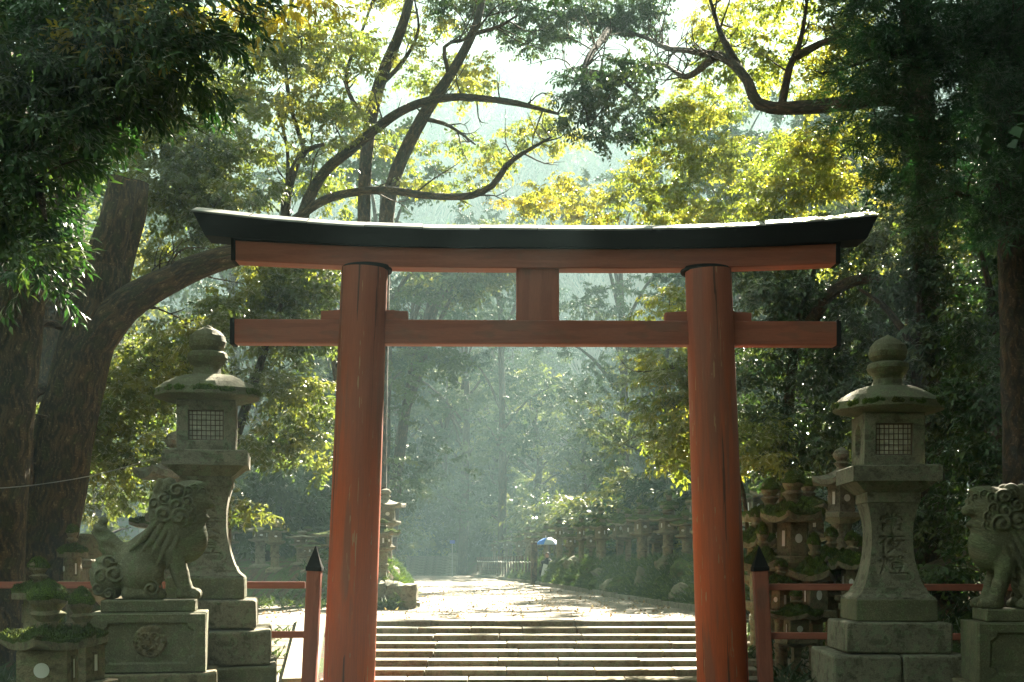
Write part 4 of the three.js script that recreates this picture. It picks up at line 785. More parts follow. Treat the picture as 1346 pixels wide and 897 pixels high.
// second trunk at the frame edge, narrow drooping leaves
{
  rnd = mulberry(102);
  const t = tree('evergreen_oak', 'thick mossy trunk whose narrow glossy leaves droop over the whole corner', -6.95, -1.2);
  limb(t, [[-7.40, -0.04, -1.20], [-7.29, 1.68, -1.20], [-7.12, 3.17, -1.10], [-6.94, 4.64, -1.00], [-6.83, 5.81, -1.00], [-6.75, 7.12, -0.80], [-7.02, 8.51, -0.60], [-7.13, 10.12, -0.50]], [0.487, 0.402, 0.360, 0.349, 0.318, 0.275, 0.233, 0.191], M.bark, 'trunk', { seg: 18, rough: 0.08 });
  for (const pts of [[[-6.82, 6.31, -0.90], [-6.13, 6.78, 0.00], [-5.30, 6.95, 1.00], [-4.50, 6.96, 1.80]], [[-6.90, 8.03, -0.70], [-5.96, 8.30, 0.20], [-4.86, 8.19, 1.20], [-3.91, 7.86, 2.00]], [[-6.75, 6.70, -0.80], [-6.14, 6.63, 0.50], [-5.57, 6.07, 1.80], [-5.19, 5.50, 2.60]], [[-7.02, 8.72, -0.60], [-5.77, 8.65, 1.00], [-4.35, 8.48, 2.00], [-3.29, 8.48, 2.00]]]) limb(t, pts, [0.13, 0.09, 0.06, 0.02], M.barkDark, 'branch');
  crown(t, SPRAY.narrow, LM.thick, [[[-5.77, 8.02, 1.50], 0.6, 100], [[-4.94, 8.03, 1.80], 0.6, 100], [[-4.17, 7.95, 2.00], 0.55, 80], [[-3.65, 8.12, 1.80], 0.4, 45], [[-5.48, 7.23, 1.80], 0.55, 90], [[-4.70, 7.38, 2.00], 0.5, 80], [[-4.10, 7.54, 1.80], 0.36, 40], [[-5.72, 6.54, 2.00], 0.5, 80], [[-5.35, 6.87, 1.80], 0.4, 48], [[-4.71, 7.08, 1.70], 0.3, 28], [[-5.82, 5.87, 2.20], 0.36, 55], [[-5.53, 5.56, 2.20], 0.24, 34], [[-5.74, 5.17, 2.40], 0.3, 40], [[-5.39, 5.08, 2.40], 0.16, 16], [[-6.47, 7.33, 2.00], 1, 120], [[-6.47, 6.01, 2.00], 0.9, 110], [[-5.06, 8.66, 2.00], 1.2, 150], [[-4.04, 8.98, 1.50], 0.9, 90]], hue([0.025, 0.085, 0.014], [0.045, 0.12, 0.018], [0.09, 0.15, 0.02]), { subR: 0.34, twig: 0.01 });
  crown(t, SPRAY.narrow, LM.thin, [[[-4.11, 7.99, 1.90], 0.45, 26], [[-4.45, 7.56, 2.10], 0.35, 18], [[-2.83, 9.00, 0.00], 0.4, 20], [[-4.61, 7.95, 2.00], 0.4, 14]], GOLD, { subR: 0.3, name: 'yellow_leaves' });
}
// sunlit trees behind, left of the gate
{
  rnd = mulberry(103);
  const t = tree('young_oak', 'bright backlit tree with many thin forking stems behind the left end of the top beam', -5.1, -11.5);
  const B = (p, r, m = M.bark) => limb(t, p, r, m, 'stem', { seg: 9 });
  B([[-3.71, 1.98, -11.50], [-3.74, 5.33, -11.50], [-4.24, 7.51, -11.50], [-4.98, 9.02, -11.50], [-4.88, 10.11, -11.50], [-4.54, 10.64, -11.30], [-4.08, 10.71, -11.00]], [0.16, 0.14, 0.13, 0.12, 0.1, 0.07, 0.04]);
  B([[-4.04, 7.01, -11.50], [-4.66, 8.83, -11.40], [-4.23, 10.08, -11.40], [-3.42, 10.90, -11.60], [-2.42, 11.73, -11.80], [-1.42, 12.08, -12.00], [-0.05, 11.98, -12.00], [1.06, 11.71, -12.00]], [0.13, 0.14, 0.12, 0.11, 0.1, 0.09, 0.07, 0.03]);
  B([[-4.81, 9.16, -11.40], [-4.03, 9.58, -11.20], [-2.85, 9.72, -11.00], [-1.86, 9.60, -11.00], [-0.87, 9.60, -11.00], [-0.41, 9.83, -11.00], [-0.08, 10.29, -11.00], [0.86, 10.87, -11.00]], [0.1, 0.09, 0.085, 0.08, 0.08, 0.07, 0.06, 0.02]);
  B([[-4.54, 10.64, -11.30], [-4.88, 11.80, -11.30], [-4.91, 12.85, -11.00], [-4.66, 14.33, -11.00]], [0.05, 0.045, 0.04, 0.03]); B([[-5.05, 9.19, -11.50], [-5.00, 10.79, -11.80], [-5.34, 12.05, -12.00]], [0.05, 0.04, 0.03]);
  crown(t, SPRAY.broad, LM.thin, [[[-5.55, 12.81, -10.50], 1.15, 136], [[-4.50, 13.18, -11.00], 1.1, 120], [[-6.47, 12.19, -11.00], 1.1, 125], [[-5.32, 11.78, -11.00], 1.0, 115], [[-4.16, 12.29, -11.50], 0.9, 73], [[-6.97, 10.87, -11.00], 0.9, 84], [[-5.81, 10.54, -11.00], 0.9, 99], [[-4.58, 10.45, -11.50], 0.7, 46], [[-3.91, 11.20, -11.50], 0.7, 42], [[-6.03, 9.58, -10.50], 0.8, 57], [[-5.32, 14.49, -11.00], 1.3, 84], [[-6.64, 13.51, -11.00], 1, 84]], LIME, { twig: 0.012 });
  const u = tree('young_oak', 'bright backlit leafy tree filling the space under the tie beam left of the gate', -5.6, -7.5);
  limb(u, [[-5.43, 1.37, -7.50], [-5.38, 3.39, -7.50], [-4.87, 5.12, -7.50], [-4.37, 6.56, -7.50]], [0.12, 0.1, 0.08, 0.04], M.bark, 'trunk'); limb(u, [[-5.38, 3.39, -7.50], [-5.81, 4.83, -7.50], [-6.90, 5.45, -7.80], [-7.69, 5.63, -8.00]], [0.07, 0.06, 0.04, 0.02], M.bark, 'branch');
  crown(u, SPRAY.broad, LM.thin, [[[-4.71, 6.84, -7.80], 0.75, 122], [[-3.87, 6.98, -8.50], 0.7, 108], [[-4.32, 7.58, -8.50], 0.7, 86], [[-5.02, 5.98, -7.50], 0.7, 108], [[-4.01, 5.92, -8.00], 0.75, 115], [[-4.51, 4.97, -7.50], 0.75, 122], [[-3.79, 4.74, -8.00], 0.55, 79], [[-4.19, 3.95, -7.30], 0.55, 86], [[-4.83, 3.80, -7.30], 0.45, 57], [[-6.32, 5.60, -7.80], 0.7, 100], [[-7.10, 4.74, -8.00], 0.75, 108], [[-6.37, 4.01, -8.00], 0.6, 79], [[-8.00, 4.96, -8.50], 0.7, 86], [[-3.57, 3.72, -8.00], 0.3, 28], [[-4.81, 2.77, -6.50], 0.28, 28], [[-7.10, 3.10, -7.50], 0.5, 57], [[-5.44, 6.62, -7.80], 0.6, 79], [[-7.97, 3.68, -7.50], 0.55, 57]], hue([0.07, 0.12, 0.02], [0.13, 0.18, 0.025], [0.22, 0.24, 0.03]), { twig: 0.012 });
}
// slender trees seen over the middle of the top beam
{
  rnd = mulberry(104);
  const t = tree('slender_tree', 'two dark slanting trunks rising behind the gate pillar into yellow green leaves', -3.7, -15);
  limb(t, [[-3.65, 1.26, -15.00], [-3.67, 6.15, -15.00], [-3.67, 9.92, -15.00], [-3.60, 11.80, -15.00], [-3.31, 13.40, -15.00], [-2.69, 15.00, -15.00], [-2.28, 16.69, -15.00]], [0.2, 0.19, 0.17, 0.16, 0.15, 0.12, 0.08], M.barkDark, 'trunk', { rough: 0.06 });
  limb(t, [[-3.31, 2.39, -15.00], [-3.26, 7.09, -15.00], [-3.14, 9.92, -15.00], [-2.92, 11.14, -15.00], [-2.22, 12.65, -15.00], [-1.37, 13.97, -15.00], [-0.85, 15.09, -15.00], [-0.62, 16.69, -15.00]], [0.2, 0.2, 0.19, 0.17, 0.15, 0.12, 0.1, 0.06], M.barkDark, 'trunk', { rough: 0.06 });
  for (const p of [[[-3.31, 13.40, -15.00], [-2.69, 14.06, -15.00], [-2.32, 14.81, -15.00], [-2.41, 15.57, -15.00]], [[-2.22, 12.65, -15.00], [-1.54, 12.29, -14.50], [-0.88, 11.67, -14.00]], [[-1.00, 14.72, -15.00], [-0.33, 14.70, -14.50], [0.13, 14.77, -14.00]], [[-3.44, 12.37, -15.00], [-4.17, 13.68, -15.50], [-3.75, 15.42, -16.00], [-3.36, 16.58, -16.00]], [[-1.56, 13.68, -15.00], [-1.64, 14.28, -14.60], [-1.07, 14.38, -14.40], [-0.42, 14.95, -14.00]]]) limb(t, p, [0.06, 0.05, 0.035, 0.02], M.barkDark, 'branch');
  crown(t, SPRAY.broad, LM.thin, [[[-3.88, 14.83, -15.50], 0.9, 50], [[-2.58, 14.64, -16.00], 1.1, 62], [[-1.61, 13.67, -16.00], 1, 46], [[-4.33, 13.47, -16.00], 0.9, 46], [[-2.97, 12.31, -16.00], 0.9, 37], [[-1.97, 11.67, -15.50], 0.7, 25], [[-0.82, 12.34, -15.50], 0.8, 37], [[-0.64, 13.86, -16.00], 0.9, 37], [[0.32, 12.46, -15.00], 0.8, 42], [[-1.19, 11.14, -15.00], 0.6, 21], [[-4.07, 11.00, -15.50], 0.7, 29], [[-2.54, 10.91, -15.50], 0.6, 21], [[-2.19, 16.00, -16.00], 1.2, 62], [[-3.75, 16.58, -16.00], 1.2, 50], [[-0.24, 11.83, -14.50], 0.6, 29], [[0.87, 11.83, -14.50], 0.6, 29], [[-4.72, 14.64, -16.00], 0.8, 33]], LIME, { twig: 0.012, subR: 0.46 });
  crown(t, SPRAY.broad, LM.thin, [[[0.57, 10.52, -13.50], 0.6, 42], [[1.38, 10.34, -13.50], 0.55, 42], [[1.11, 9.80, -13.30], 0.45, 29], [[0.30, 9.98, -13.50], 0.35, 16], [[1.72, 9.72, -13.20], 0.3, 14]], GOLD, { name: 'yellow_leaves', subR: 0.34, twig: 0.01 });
}
// great tree on the right: level bough across the sky gap
{
  rnd = mulberry(105);
  const t = tree('great_oak', 'great dark tree with a level bough and upright branches above the right of the gate', 7.5, -7.5);
  limb(t, [[7.91, -0.07, -7.50], [7.83, 3.10, -7.50], [7.77, 6.56, -7.50], [7.68, 9.41, -7.40], [7.62, 11.38, -7.30], [7.45, 13.47, -7.20]], [0.42, 0.36, 0.32, 0.3, 0.28, 0.22], M.barkDark, 'trunk', { seg: 16 });
  limb(t, [[7.65, 10.13, -7.40], [7.22, 10.37, -7.20], [6.31, 10.20, -7.00], [5.46, 10.10, -7.00], [4.62, 10.16, -7.00], [4.45, 10.81, -7.50], [4.23, 11.59, -8.50], [3.91, 12.52, -10.50], [3.68, 14.00, -14.00], [3.29, 15.73, -17.50], [1.77, 16.14, -17.50], [0.35, 16.48, -17.50]], [0.2, 0.16, 0.14, 0.13, 0.12, 0.1, 0.085, 0.07, 0.06, 0.05, 0.04, 0.02], M.barkDark, 'bough', { rough: 0.16 });
  const br = (...p) => limb(t, p, [0.085, 0.065, 0.045, 0.02], M.barkDark, 'branch');
  br([5.01, 10.16, -7.00], [5.15, 10.84, -7.00], [5.35, 11.33, -7.00], [5.52, 12.39, -7.00]); br([5.27, 11.05, -7.00], [5.67, 11.21, -6.80], [6.00, 11.31, -6.60], [6.32, 12.03, -6.50]); br([4.44, 11.14, -8.00], [4.24, 12.21, -9.00], [4.24, 13.09, -10.00], [4.15, 14.33, -11.00]); br([4.08, 11.82, -9.00], [3.82, 12.19, -11.00], [3.71, 13.97, -15.00], [3.19, 14.86, -17.50]); br([2.32, 14.40, -14.00], [1.57, 12.24, -10.50], [1.43, 10.84, -8.60], [1.53, 10.21, -8.50]); br([1.54, 11.89, -10.00], [1.94, 11.44, -9.00], [2.29, 11.14, -8.60], [2.50, 10.81, -8.50]);
  crown(t, SPRAY.broad, LM.thick, [[[-1.48, 16.48, -17.50], 0.78, 94], [[-0.26, 16.40, -17.50], 0.78, 108], [[0.95, 16.28, -17.50], 0.78, 121], [[2.17, 16.34, -17.50], 0.78, 121], [[3.29, 16.24, -17.50], 0.70, 108], [[1.75, 11.26, -8.50], 0.57, 37], [[2.35, 11.11, -8.50], 0.60, 40], [[1.38, 10.65, -8.50], 0.57, 40], [[2.13, 10.43, -8.50], 0.53, 37], [[1.60, 10.13, -8.50], 0.42, 20], [[2.65, 11.48, -8.50], 0.38, 16], [[0.55, 15.63, -17.50], 0.47, 33], [[2.58, 10.65, -8.50], 0.38, 16], [[3.79, 16.54, -17.50], 0.46, 40]], hue([0.02, 0.06, 0.012], [0.04, 0.09, 0.015], [0.09, 0.13, 0.02]), { subR: 0.26, twig: 0.01, sub: 6 });
  crown(t, SPRAY.broad, LM.thin, [[[3.77, 12.58, -14.00], 0.78, 72], [[4.69, 12.58, -14.00], 0.78, 88], [[3.53, 11.15, -13.50], 0.83, 104], [[4.61, 11.24, -13.50], 0.83, 104], [[5.51, 11.08, -13.00], 0.78, 96], [[3.12, 10.15, -13.00], 0.67, 96], [[4.01, 10.02, -13.00], 0.67, 96], [[4.98, 9.80, -12.50], 0.67, 96], [[5.83, 10.31, -10.00], 0.70, 88], [[5.35, 12.45, -10.00], 0.90, 112], [[5.23, 14.59, -14.00], 0.89, 72], [[6.46, 11.97, -10.00], 0.80, 96], [[6.68, 9.91, -9.00], 0.70, 80], [[5.31, 8.92, -9.00], 0.60, 80], [[6.07, 9.30, -9.00], 0.60, 80], [[5.67, 13.72, -10.00], 1.00, 88], [[6.84, 12.51, -9.00], 0.80, 88], [[3.17, 6.93, -9.00], 0.24, 24], [[2.94, 6.73, -9.00], 0.16, 11], [[7.44, 12.25, -9.50], 0.80, 80], [[7.59, 10.38, -9.50], 0.80, 72], [[8.37, 8.64, -10.00], 0.7, 80], [[9.64, 8.32, -10.00], 0.7, 80], [[7.72, 8.12, -10.50], 0.7, 70], [[9.90, 6.85, -9.00], 0.6, 60]], hue([0.15, 0.21, 0.022], [0.25, 0.3, 0.03], [0.38, 0.36, 0.035]), { name: 'yellow_leaves', twig: 0.012 });
}
// dark conifer in the corner
{
  rnd = mulberry(106);
  const t = tree('cedar_tree', 'black green conifer with hanging needle sprays in the shaded corner', 7.6, -1.6);
  limb(t, [[7.43, 0.13, -1.80], [7.38, 4.33, -1.80], [7.27, 8.20, -1.80], [7.21, 11.52, -1.80]], [0.3, 0.26, 0.22, 0.16], M.barkDark, 'trunk');
  for (const p of [[[7.29, 8.53, -1.80], [6.35, 8.82, -1.40], [5.43, 8.85, -1.20], [4.63, 8.56, -1.00]], [[7.27, 7.43, -1.80], [6.50, 7.66, -1.50], [5.64, 7.67, -1.20]], [[7.24, 9.42, -1.80], [6.35, 9.58, -1.40], [5.32, 9.49, -1.20]], [[7.31, 6.21, -1.80], [6.61, 6.71, -1.20], [6.04, 6.81, -0.80]]]) limb(t, p, p.length > 3 ? [0.07, 0.05, 0.04, 0.02] : [0.07, 0.05, 0.02], M.barkDark, 'branch');
  crown(t, SPRAY.needle, LM.needle, [[[4.89, 8.69, -1.20], 0.42, 60], [[5.43, 8.96, -1.20], 0.5, 80], [[6.10, 9.00, -1.30], 0.6, 100], [[6.75, 9.00, -1.30], 0.7, 120], [[5.11, 8.10, -1.20], 0.35, 40], [[6.21, 8.13, -1.30], 0.6, 100], [[6.93, 7.78, -1.20], 0.6, 110], [[5.96, 7.40, -1.20], 0.5, 80], [[6.53, 6.92, -1.00], 0.5, 80], [[5.46, 9.48, -1.30], 0.5, 70], [[7.18, 9.43, -1.30], 0.7, 90], [[7.04, 6.39, -0.80], 0.5, 70]], hue([0.014, 0.07, 0.016], [0.025, 0.1, 0.02], [0.045, 0.14, 0.028]), { subR: 0.36, twig: 0.01 });
}
// glossy broadleaf evergreens behind the tall lantern in shade
const EVG = 'glossy evergreens behind the lanterns';
for (const [seed, label, x, z, stems, cl] of [
  [107, 'glossy dark evergreen with arching branches under the end of the top beam', 5.0, -6.6, [[[5.04, 1.38, -7.00], [5.11, 4.20, -7.00], [5.32, 6.04, -7.00], [5.68, 7.31, -7.00]], [[5.32, 5.75, -7.00], [5.90, 6.64, -6.50], [6.51, 6.78, -6.20], [7.13, 6.53, -6.00]]], [[[4.71, 7.57, -7.50], 0.7, 88], [[5.58, 7.71, -7.50], 0.7, 95], [[6.39, 7.80, -7.30], 0.7, 95], [[4.82, 6.52, -7.30], 0.7, 95], [[5.75, 6.60, -7.00], 0.7, 102], [[6.54, 6.56, -6.80], 0.7, 95], [[4.62, 5.19, -7.00], 0.7, 95], [[5.56, 5.30, -6.80], 0.7, 95], [[4.58, 4.18, -6.80], 0.6, 81], [[5.35, 4.15, -6.50], 0.6, 81], [[4.80, 3.46, -6.50], 0.5, 54], [[6.31, 5.61, -7.00], 0.6, 74]]],
  [108, 'glossy dark evergreen directly behind the tall shaded lantern roof', 6.9, -5.2, [[[6.91, 1.40, -5.50], [6.97, 4.05, -5.50], [7.11, 5.77, -5.50], [7.04, 7.09, -5.50]], [[7.04, 5.37, -5.50], [6.36, 6.10, -5.20], [5.91, 6.32, -5.00]]], [[[6.99, 7.62, -6.00], 0.7, 95], [[7.81, 7.75, -6.00], 0.7, 95], [[6.93, 6.63, -5.80], 0.65, 88], [[7.64, 6.56, -5.50], 0.7, 95], [[6.40, 5.69, -5.80], 0.6, 74], [[7.11, 5.50, -5.50], 0.65, 88], [[7.70, 5.34, -5.30], 0.65, 88], [[5.86, 4.48, -5.80], 0.6, 81], [[7.21, 4.25, -5.00], 0.65, 88], [[5.65, 3.65, -5.50], 0.5, 61], [[7.27, 3.33, -4.80], 0.6, 81], [[7.08, 2.44, -4.80], 0.5, 54], [[6.45, 4.77, -6.00], 0.6, 61], [[7.42, 2.30, -4.50], 0.5, 54]]],
  [109, 'leafy green evergreen with lit leaf tips above the shaded lion dog', 8.3, -3.6, [[[8.04, 0.93, -3.80], [7.98, 3.87, -3.80], [7.79, 5.58, -3.80], [7.55, 6.69, -3.80]]], [[[7.87, 6.86, -4.00], 0.6, 88], [[8.16, 6.07, -3.80], 0.6, 81], [[7.55, 5.71, -3.80], 0.55, 74], [[7.96, 5.06, -3.60], 0.6, 81], [[7.48, 4.46, -3.60], 0.55, 74], [[7.98, 3.96, -3.50], 0.6, 74], [[7.46, 3.35, -3.40], 0.55, 74], [[7.96, 2.86, -3.30], 0.5, 61], [[7.33, 2.38, -3.20], 0.5, 54], [[7.73, 1.91, -3.00], 0.45, 40], [[6.84, 1.67, -3.50], 0.4, 34]]],
]) {
  rnd = mulberry(seed); const t = tree('evergreen_tree', label, x, z, EVG);
  for (const s of stems) limb(t, s, s.length > 3 ? [0.13, 0.11, 0.08, 0.03] : [0.07, 0.05, 0.02], M.barkDark, 'trunk');
  crown(t, SPRAY.broad, LM.thick, cl, seed === 109 ? hue([0.03, 0.09, 0.016], [0.05, 0.13, 0.02], [0.1, 0.17, 0.022]) : hue([0.022, 0.06, 0.016], [0.045, 0.09, 0.018], [0.1, 0.13, 0.02]), { twig: 0.011, subR: 0.36 });
}
{
  rnd = mulberry(110);
  const t = tree('sapling', 'fresh green sapling leaves leaning out beside the gate pillar over the bank lanterns', 4.1, -5.6);
  limb(t, [[4.13, 1.66, -5.50], [4.00, 2.99, -5.50], [3.52, 4.04, -5.40], [2.90, 4.54, -5.20]], [0.04, 0.035, 0.025, 0.01], M.bark, 'trunk'); limb(t, [[3.93, 3.25, -5.50], [3.37, 3.63, -5.30], [2.68, 3.74, -5.00]], [0.025, 0.02, 0.008], M.bark, 'branch'); limb(t, [[3.73, 3.65, -5.50], [3.39, 4.56, -5.40], [2.72, 5.08, -5.30]], [0.025, 0.02, 0.008], M.bark, 'branch');
  crown(t, SPRAY.broad, LM.thin, [[[2.78, 5.10, -5.30], 0.3, 45], [[2.98, 4.75, -5.30], 0.26, 36], [[2.64, 4.34, -5.20], 0.24, 24], [[2.96, 4.02, -5.20], 0.3, 40], [[2.76, 3.68, -5.10], 0.28, 40], [[3.02, 3.33, -5.10], 0.2, 20], [[4.18, 4.04, -5.40], 0.3, 36], [[4.29, 3.50, -5.30], 0.26, 30]], LIME, { subR: 0.26, sub: 8, twig: 0.006 });
}

// two tall trees whose boughs roof the ground before the gate (their shade lies on the lantern pair and the gate front)
for (const [seed, label, x, z, cl] of [
  [111, 'tall evergreen behind the leaning trunk, its high crown roofing the gate', -9.2, -8.5, [-10, -8, -6, -4, -2, 0, 2].flatMap((x, i) => [14.6, 17, 19.4, 21.8].filter((y) => x > -1 || y > 17).map((y, k) => [x, y + (i % 2) * 0.7, -6.2 - ((i * 3 + k * 5) % 4) * 1.1]))],
  [112, 'tall evergreen behind the shaded lion dog, its high crown roofing the gate', 10.2, -9.5, [3.5, 5.5, 7.5, 9.5, 11.5, 13.5, 15].flatMap((x, i) => [14.6, 17, 19.4, 21.8].map((y, k) => [x, y + (i % 2) * 0.7, -6.2 - ((i * 3 + k * 5) % 4) * 1.1]))],
  [113, 'tall evergreen standing just beside the approach, roofing the lantern pair', 10.8, 3, [[8, 13, 1], [5, 13, 2.5], [2.5, 13.2, 4], [7, 12, 5.5], [4.5, 12.4, 7.5], [11, 10.8, -2], [10.8, 9.8, 3.5], [11.4, 8.6, 0.5], [8, 11, 8]]],
  [114, 'tall evergreen at the side of the approach whose crown reaches over the way', 9.5, 15, [[7, 12, 12], [4.5, 12.6, 10], [4.5, 12.4, 14], [2, 13, 12], [2, 13, 16], [5, 12.2, 18], [7.5, 11.6, 17], [-0.5, 13.4, 14], [0, 13.2, 18.5], [2.5, 12.8, 20.5], [6.5, 11, 21], [6.5, 9.5, 13.5], [6, 8.8, 18], [3.4, 8.8, 9], [1.4, 9.6, 9.5], [2.4, 10.4, 6.5], [3.8, 9.8, 5.5], [0.4, 10.8, 7.5], [4.8, 8, 10.5], [2.6, 8, 11.5], [5.2, 9.2, 7.5], [0.8, 9, 12.5]]],
]) {
  rnd = mulberry(seed); const t = tree('tall_evergreen', label, x, z, 'trees roofing the approach'), s = Math.sign(x), g = t.position.y;
  limb(t, [[x, g, z], [x - s * 0.2, 5, z], [x - s * 0.5, 10, z], [x - s * 1.2, 20, z]], [0.5, 0.42, 0.34, 0.1], M.barkDark, 'trunk');
  for (const c of cl.filter((q, i) => i % 3 === 0)) limb(t, [[x - s * 0.5, Math.min(c[1] - 1.5, 11 + rnd() * 4), z], [lerp(x, c[0], 0.5), c[1] - 0.2, lerp(z, c[2], 0.5)], c], [0.16, 0.1, 0.03], M.barkDark, 'bough');
  crown(t, SPRAY.mid, LM.leathery, cl.map((c) => [c, [1.5, 1.1, 1.5], 80]), DEEP, { sub: 8, subR: 0.9, scale: [0.9, 1.5] });
}

// tree of the island whose boughs arch over the path
{
  rnd = mulberry(116);
  const t = tree('arching_tree', 'hazy tree on the island whose leafy boughs arch over the far path', -5.6, -41), x = t.position.x, z = t.position.z, cl = [[-2.6, 13, -33], [-0.8, 13.6, -33.5], [0.4, 14.2, -34.5], [-3, 14.5, -38], [-1.2, 14.6, -38], [0, 15.4, -39], [-3, 15, -43], [-1.4, 15.8, -43.5], [-0.4, 16.8, -45], [-3.4, 15.6, -48], [-1.8, 16.6, -49], [-0.8, 17.6, -51]];
  limb(t, [[x, 0.6, z], [x + 0.4, 5, z + 0.3], [x + 1.2, 10, z + 0.6], [x + 2.4, 14, z]], [0.34, 0.28, 0.2, 0.08], M.barkDark, 'trunk');
  for (const c of cl) limb(t, [[x + 1, 8.5, z + 0.4], [lerp(x, c[0], 0.55), c[1] - 1.2, lerp(z, c[2], 0.6)], c], [0.11, 0.07, 0.02], M.barkDark, 'bough');
  crown(t, SPRAY.mid, LM.mid, cl.map((c) => [c, [1.3, 0.8, 1.9], 66]), OLIVE, { sub: 6, subR: 0.75, scale: [0.8, 1.3] });
}

// woodland further off: a few grown forms, copied
function midTree(seed, h, w, col, bare) {
  rnd = mulberry(seed); const t = new THREE.Group(); t.name = 'forest_tree';
  part('trunk', tube([[0, -0.3, 0], [rr(-.2, .2), h * .3, rr(-.2, .2)], [rr(-.5, .5), h * .6, rr(-.5, .5)], [rr(-.6, .6), h * .95, rr(-.6, .6)]], [0.32, 0.26, 0.18, 0.04], { seg: 9, step: 0.8 }), M.barkDark, t);
  const cl = [];
  for (let k = 0; k < 22; k++) { const y = h * lerp(.1, 1, Math.pow((k + rnd()) / 22, 0.7)), r = w * (0.35 + 0.65 * Math.sin(Math.PI * clamp((y / h - .12) / .95))) * rr(.4, 1), a = rr(0, 6.28); cl.push([[Math.cos(a) * r, y, Math.sin(a) * r], rr(1.0, 1.7), bare ? 6 : 24]); if (k % 2 === 0) part('limb', tube([[0, y * .75, 0], [Math.cos(a) * r * .5, y * .92, Math.sin(a) * r * .5], [Math.cos(a) * r, y, Math.sin(a) * r]], [0.11, 0.07, 0.025], { seg: 5, step: 0.9 }), M.barkDark, t); }
  crown(t, SPRAY.mid, col === DEEP || col === GREEN ? LM.leathery : LM.mid, cl, col, { sub: 6, subR: 0.8, scale: [0.7, 1.2] });
  return t;
}
const FT = [midTree(201, 15, 4.2, DEEP), midTree(202, 19, 4.6, GREEN), midTree(203, 12, 3.8, OLIVE), midTree(204, 22, 4.0, DEEP), midTree(205, 14, 4.4, LIME)];
rnd = mulberry(77);
function forest(list, label, group) {
  for (const [k, x, z, s] of list) { const c = FT[k].clone(); c.name = numbered('forest_tree'); c.position.set(x, ground(x, z) - 0.1, z); c.rotation.y = rr(0, 6.28); c.scale.set(s * rr(.9, 1.1), s, s * rr(.9, 1.1)); c.userData = { label: ['dense dark green ', 'tall leafy green ', 'low olive green ', 'very tall slim ', 'lime leaved '][k] + label, category: 'tree', group }; scene.add(c); }
}
forest([[0, 12.5, -13, .9], [4, 14.5, -9, .8], [2, 15, -17, .8], [3, 17, -6, .9], [0, 12.5, -2, .8], [2, 9.4, -24, .9], [0, 15.5, -26, 1], [3, 18, -22, 1], [1, 12, -34, .9]], 'forest tree standing behind the shaded evergreens on the rising ground', 'forest trees on the shaded side');
forest([[0, 8.6, -31, 1.0], [1, 14, -37, 1.0], [3, 10.2, -45, 1.0], [1, 14, -47, 1], [3, 16, -42, .9], [1, 5.6, -50, 1.05], [3, -0.6, -60, .95], [1, -3.2, -66, 1.0], [2, 6.4, -37, .8], [0, 9.8, -37, 1], [2, 9, -58, .9], [1, 4.4, -64, .6], [0, 13, -56, .9], [2, 1.5, -70, 1], [0, 6, -72, .8], [0, 18, -60, 1]], 'forest tree above the lantern row along the path', 'forest trees above the lantern row');
forest([[0, -5, -76, 1], [3, -8.5, -80, 1], [1, -1.5, -80, 1.05], [0, -12, -75, 1], [2, -4, -84, 1.2], [3, 3, -86, 1], [0, 9, -84, 1.1], [1, -15, -84, 1.1], [0, -9, -90, 1.1], [1, 0, -92, 1.1], [3, 14, -88, 1.1], [0, 20, -82, 1.1], [1, 25, -74, 1.1]], 'forest tree closing the far end of the path', 'forest trees at the end of the path');
forest([[1, -5.2, -34, .9], [0, -7.2, -41, 1], [0, -8.8, -47, .9], [1, -13, -44, 1], [2, -11, -56, 1], [0, -15, -58, 1.1], [4, -17, -36, 1], [1, -20, -48, 1.1], [0, -11.5, -66, 1]], 'forest tree beyond the mossy island', 'forest trees beyond the island');
forest([[0, -13, -9, .9], [1, -16, -16, .9], [2, -11, -4, .75], [4, -15, -24, .9], [0, -19, -8, 1]], 'forest tree behind the big leaning trunk', 'forest trees behind the leaning trunk');
forest([[0, 7.2, 11, .8], [1, 6.2, 15.8, .75], [0, 10.6, 8, .75], [3, 11.4, 6, .8], [0, 10.6, 11, .85], [1, 11.5, 1.5, .8], [0, 9.2, 13.5, .8]], 'forest tree shading the lion dog from beside the approach', 'trees beside the approach');
forest([[1, -12.5, 1, .8]], 'forest tree shading the small lanterns from beside the approach', 'trees beside the approach');

forest([[3, 7.5, 22, .75], [0, 12, 18, .9], [0, 10, 32, .9], [3, 15, 26, .9], [1, 15, 10, .9], [0, 13, 5, .9], [3, -14, 20, .9], [0, -8, 30, .85], [1, 4.5, 32, .8], [0, -3.5, 37, .85]], 'forest tree lining the approach in front of the gate', 'trees beside the approach');
forest([[0, -16, 36, 1.2], [1, -10, 42, 1.2], [3, -4, 46, 1.1], [0, 1, 44, 1.2], [1, 8, 42, 1.2], [0, 14, 38, 1.2], [3, 19, 28, 1.1], [1, -20, 26, 1.1], [0, 18, 14, 1.1]], 'forest tree closing the approach in front of the gate', 'trees beside the approach');
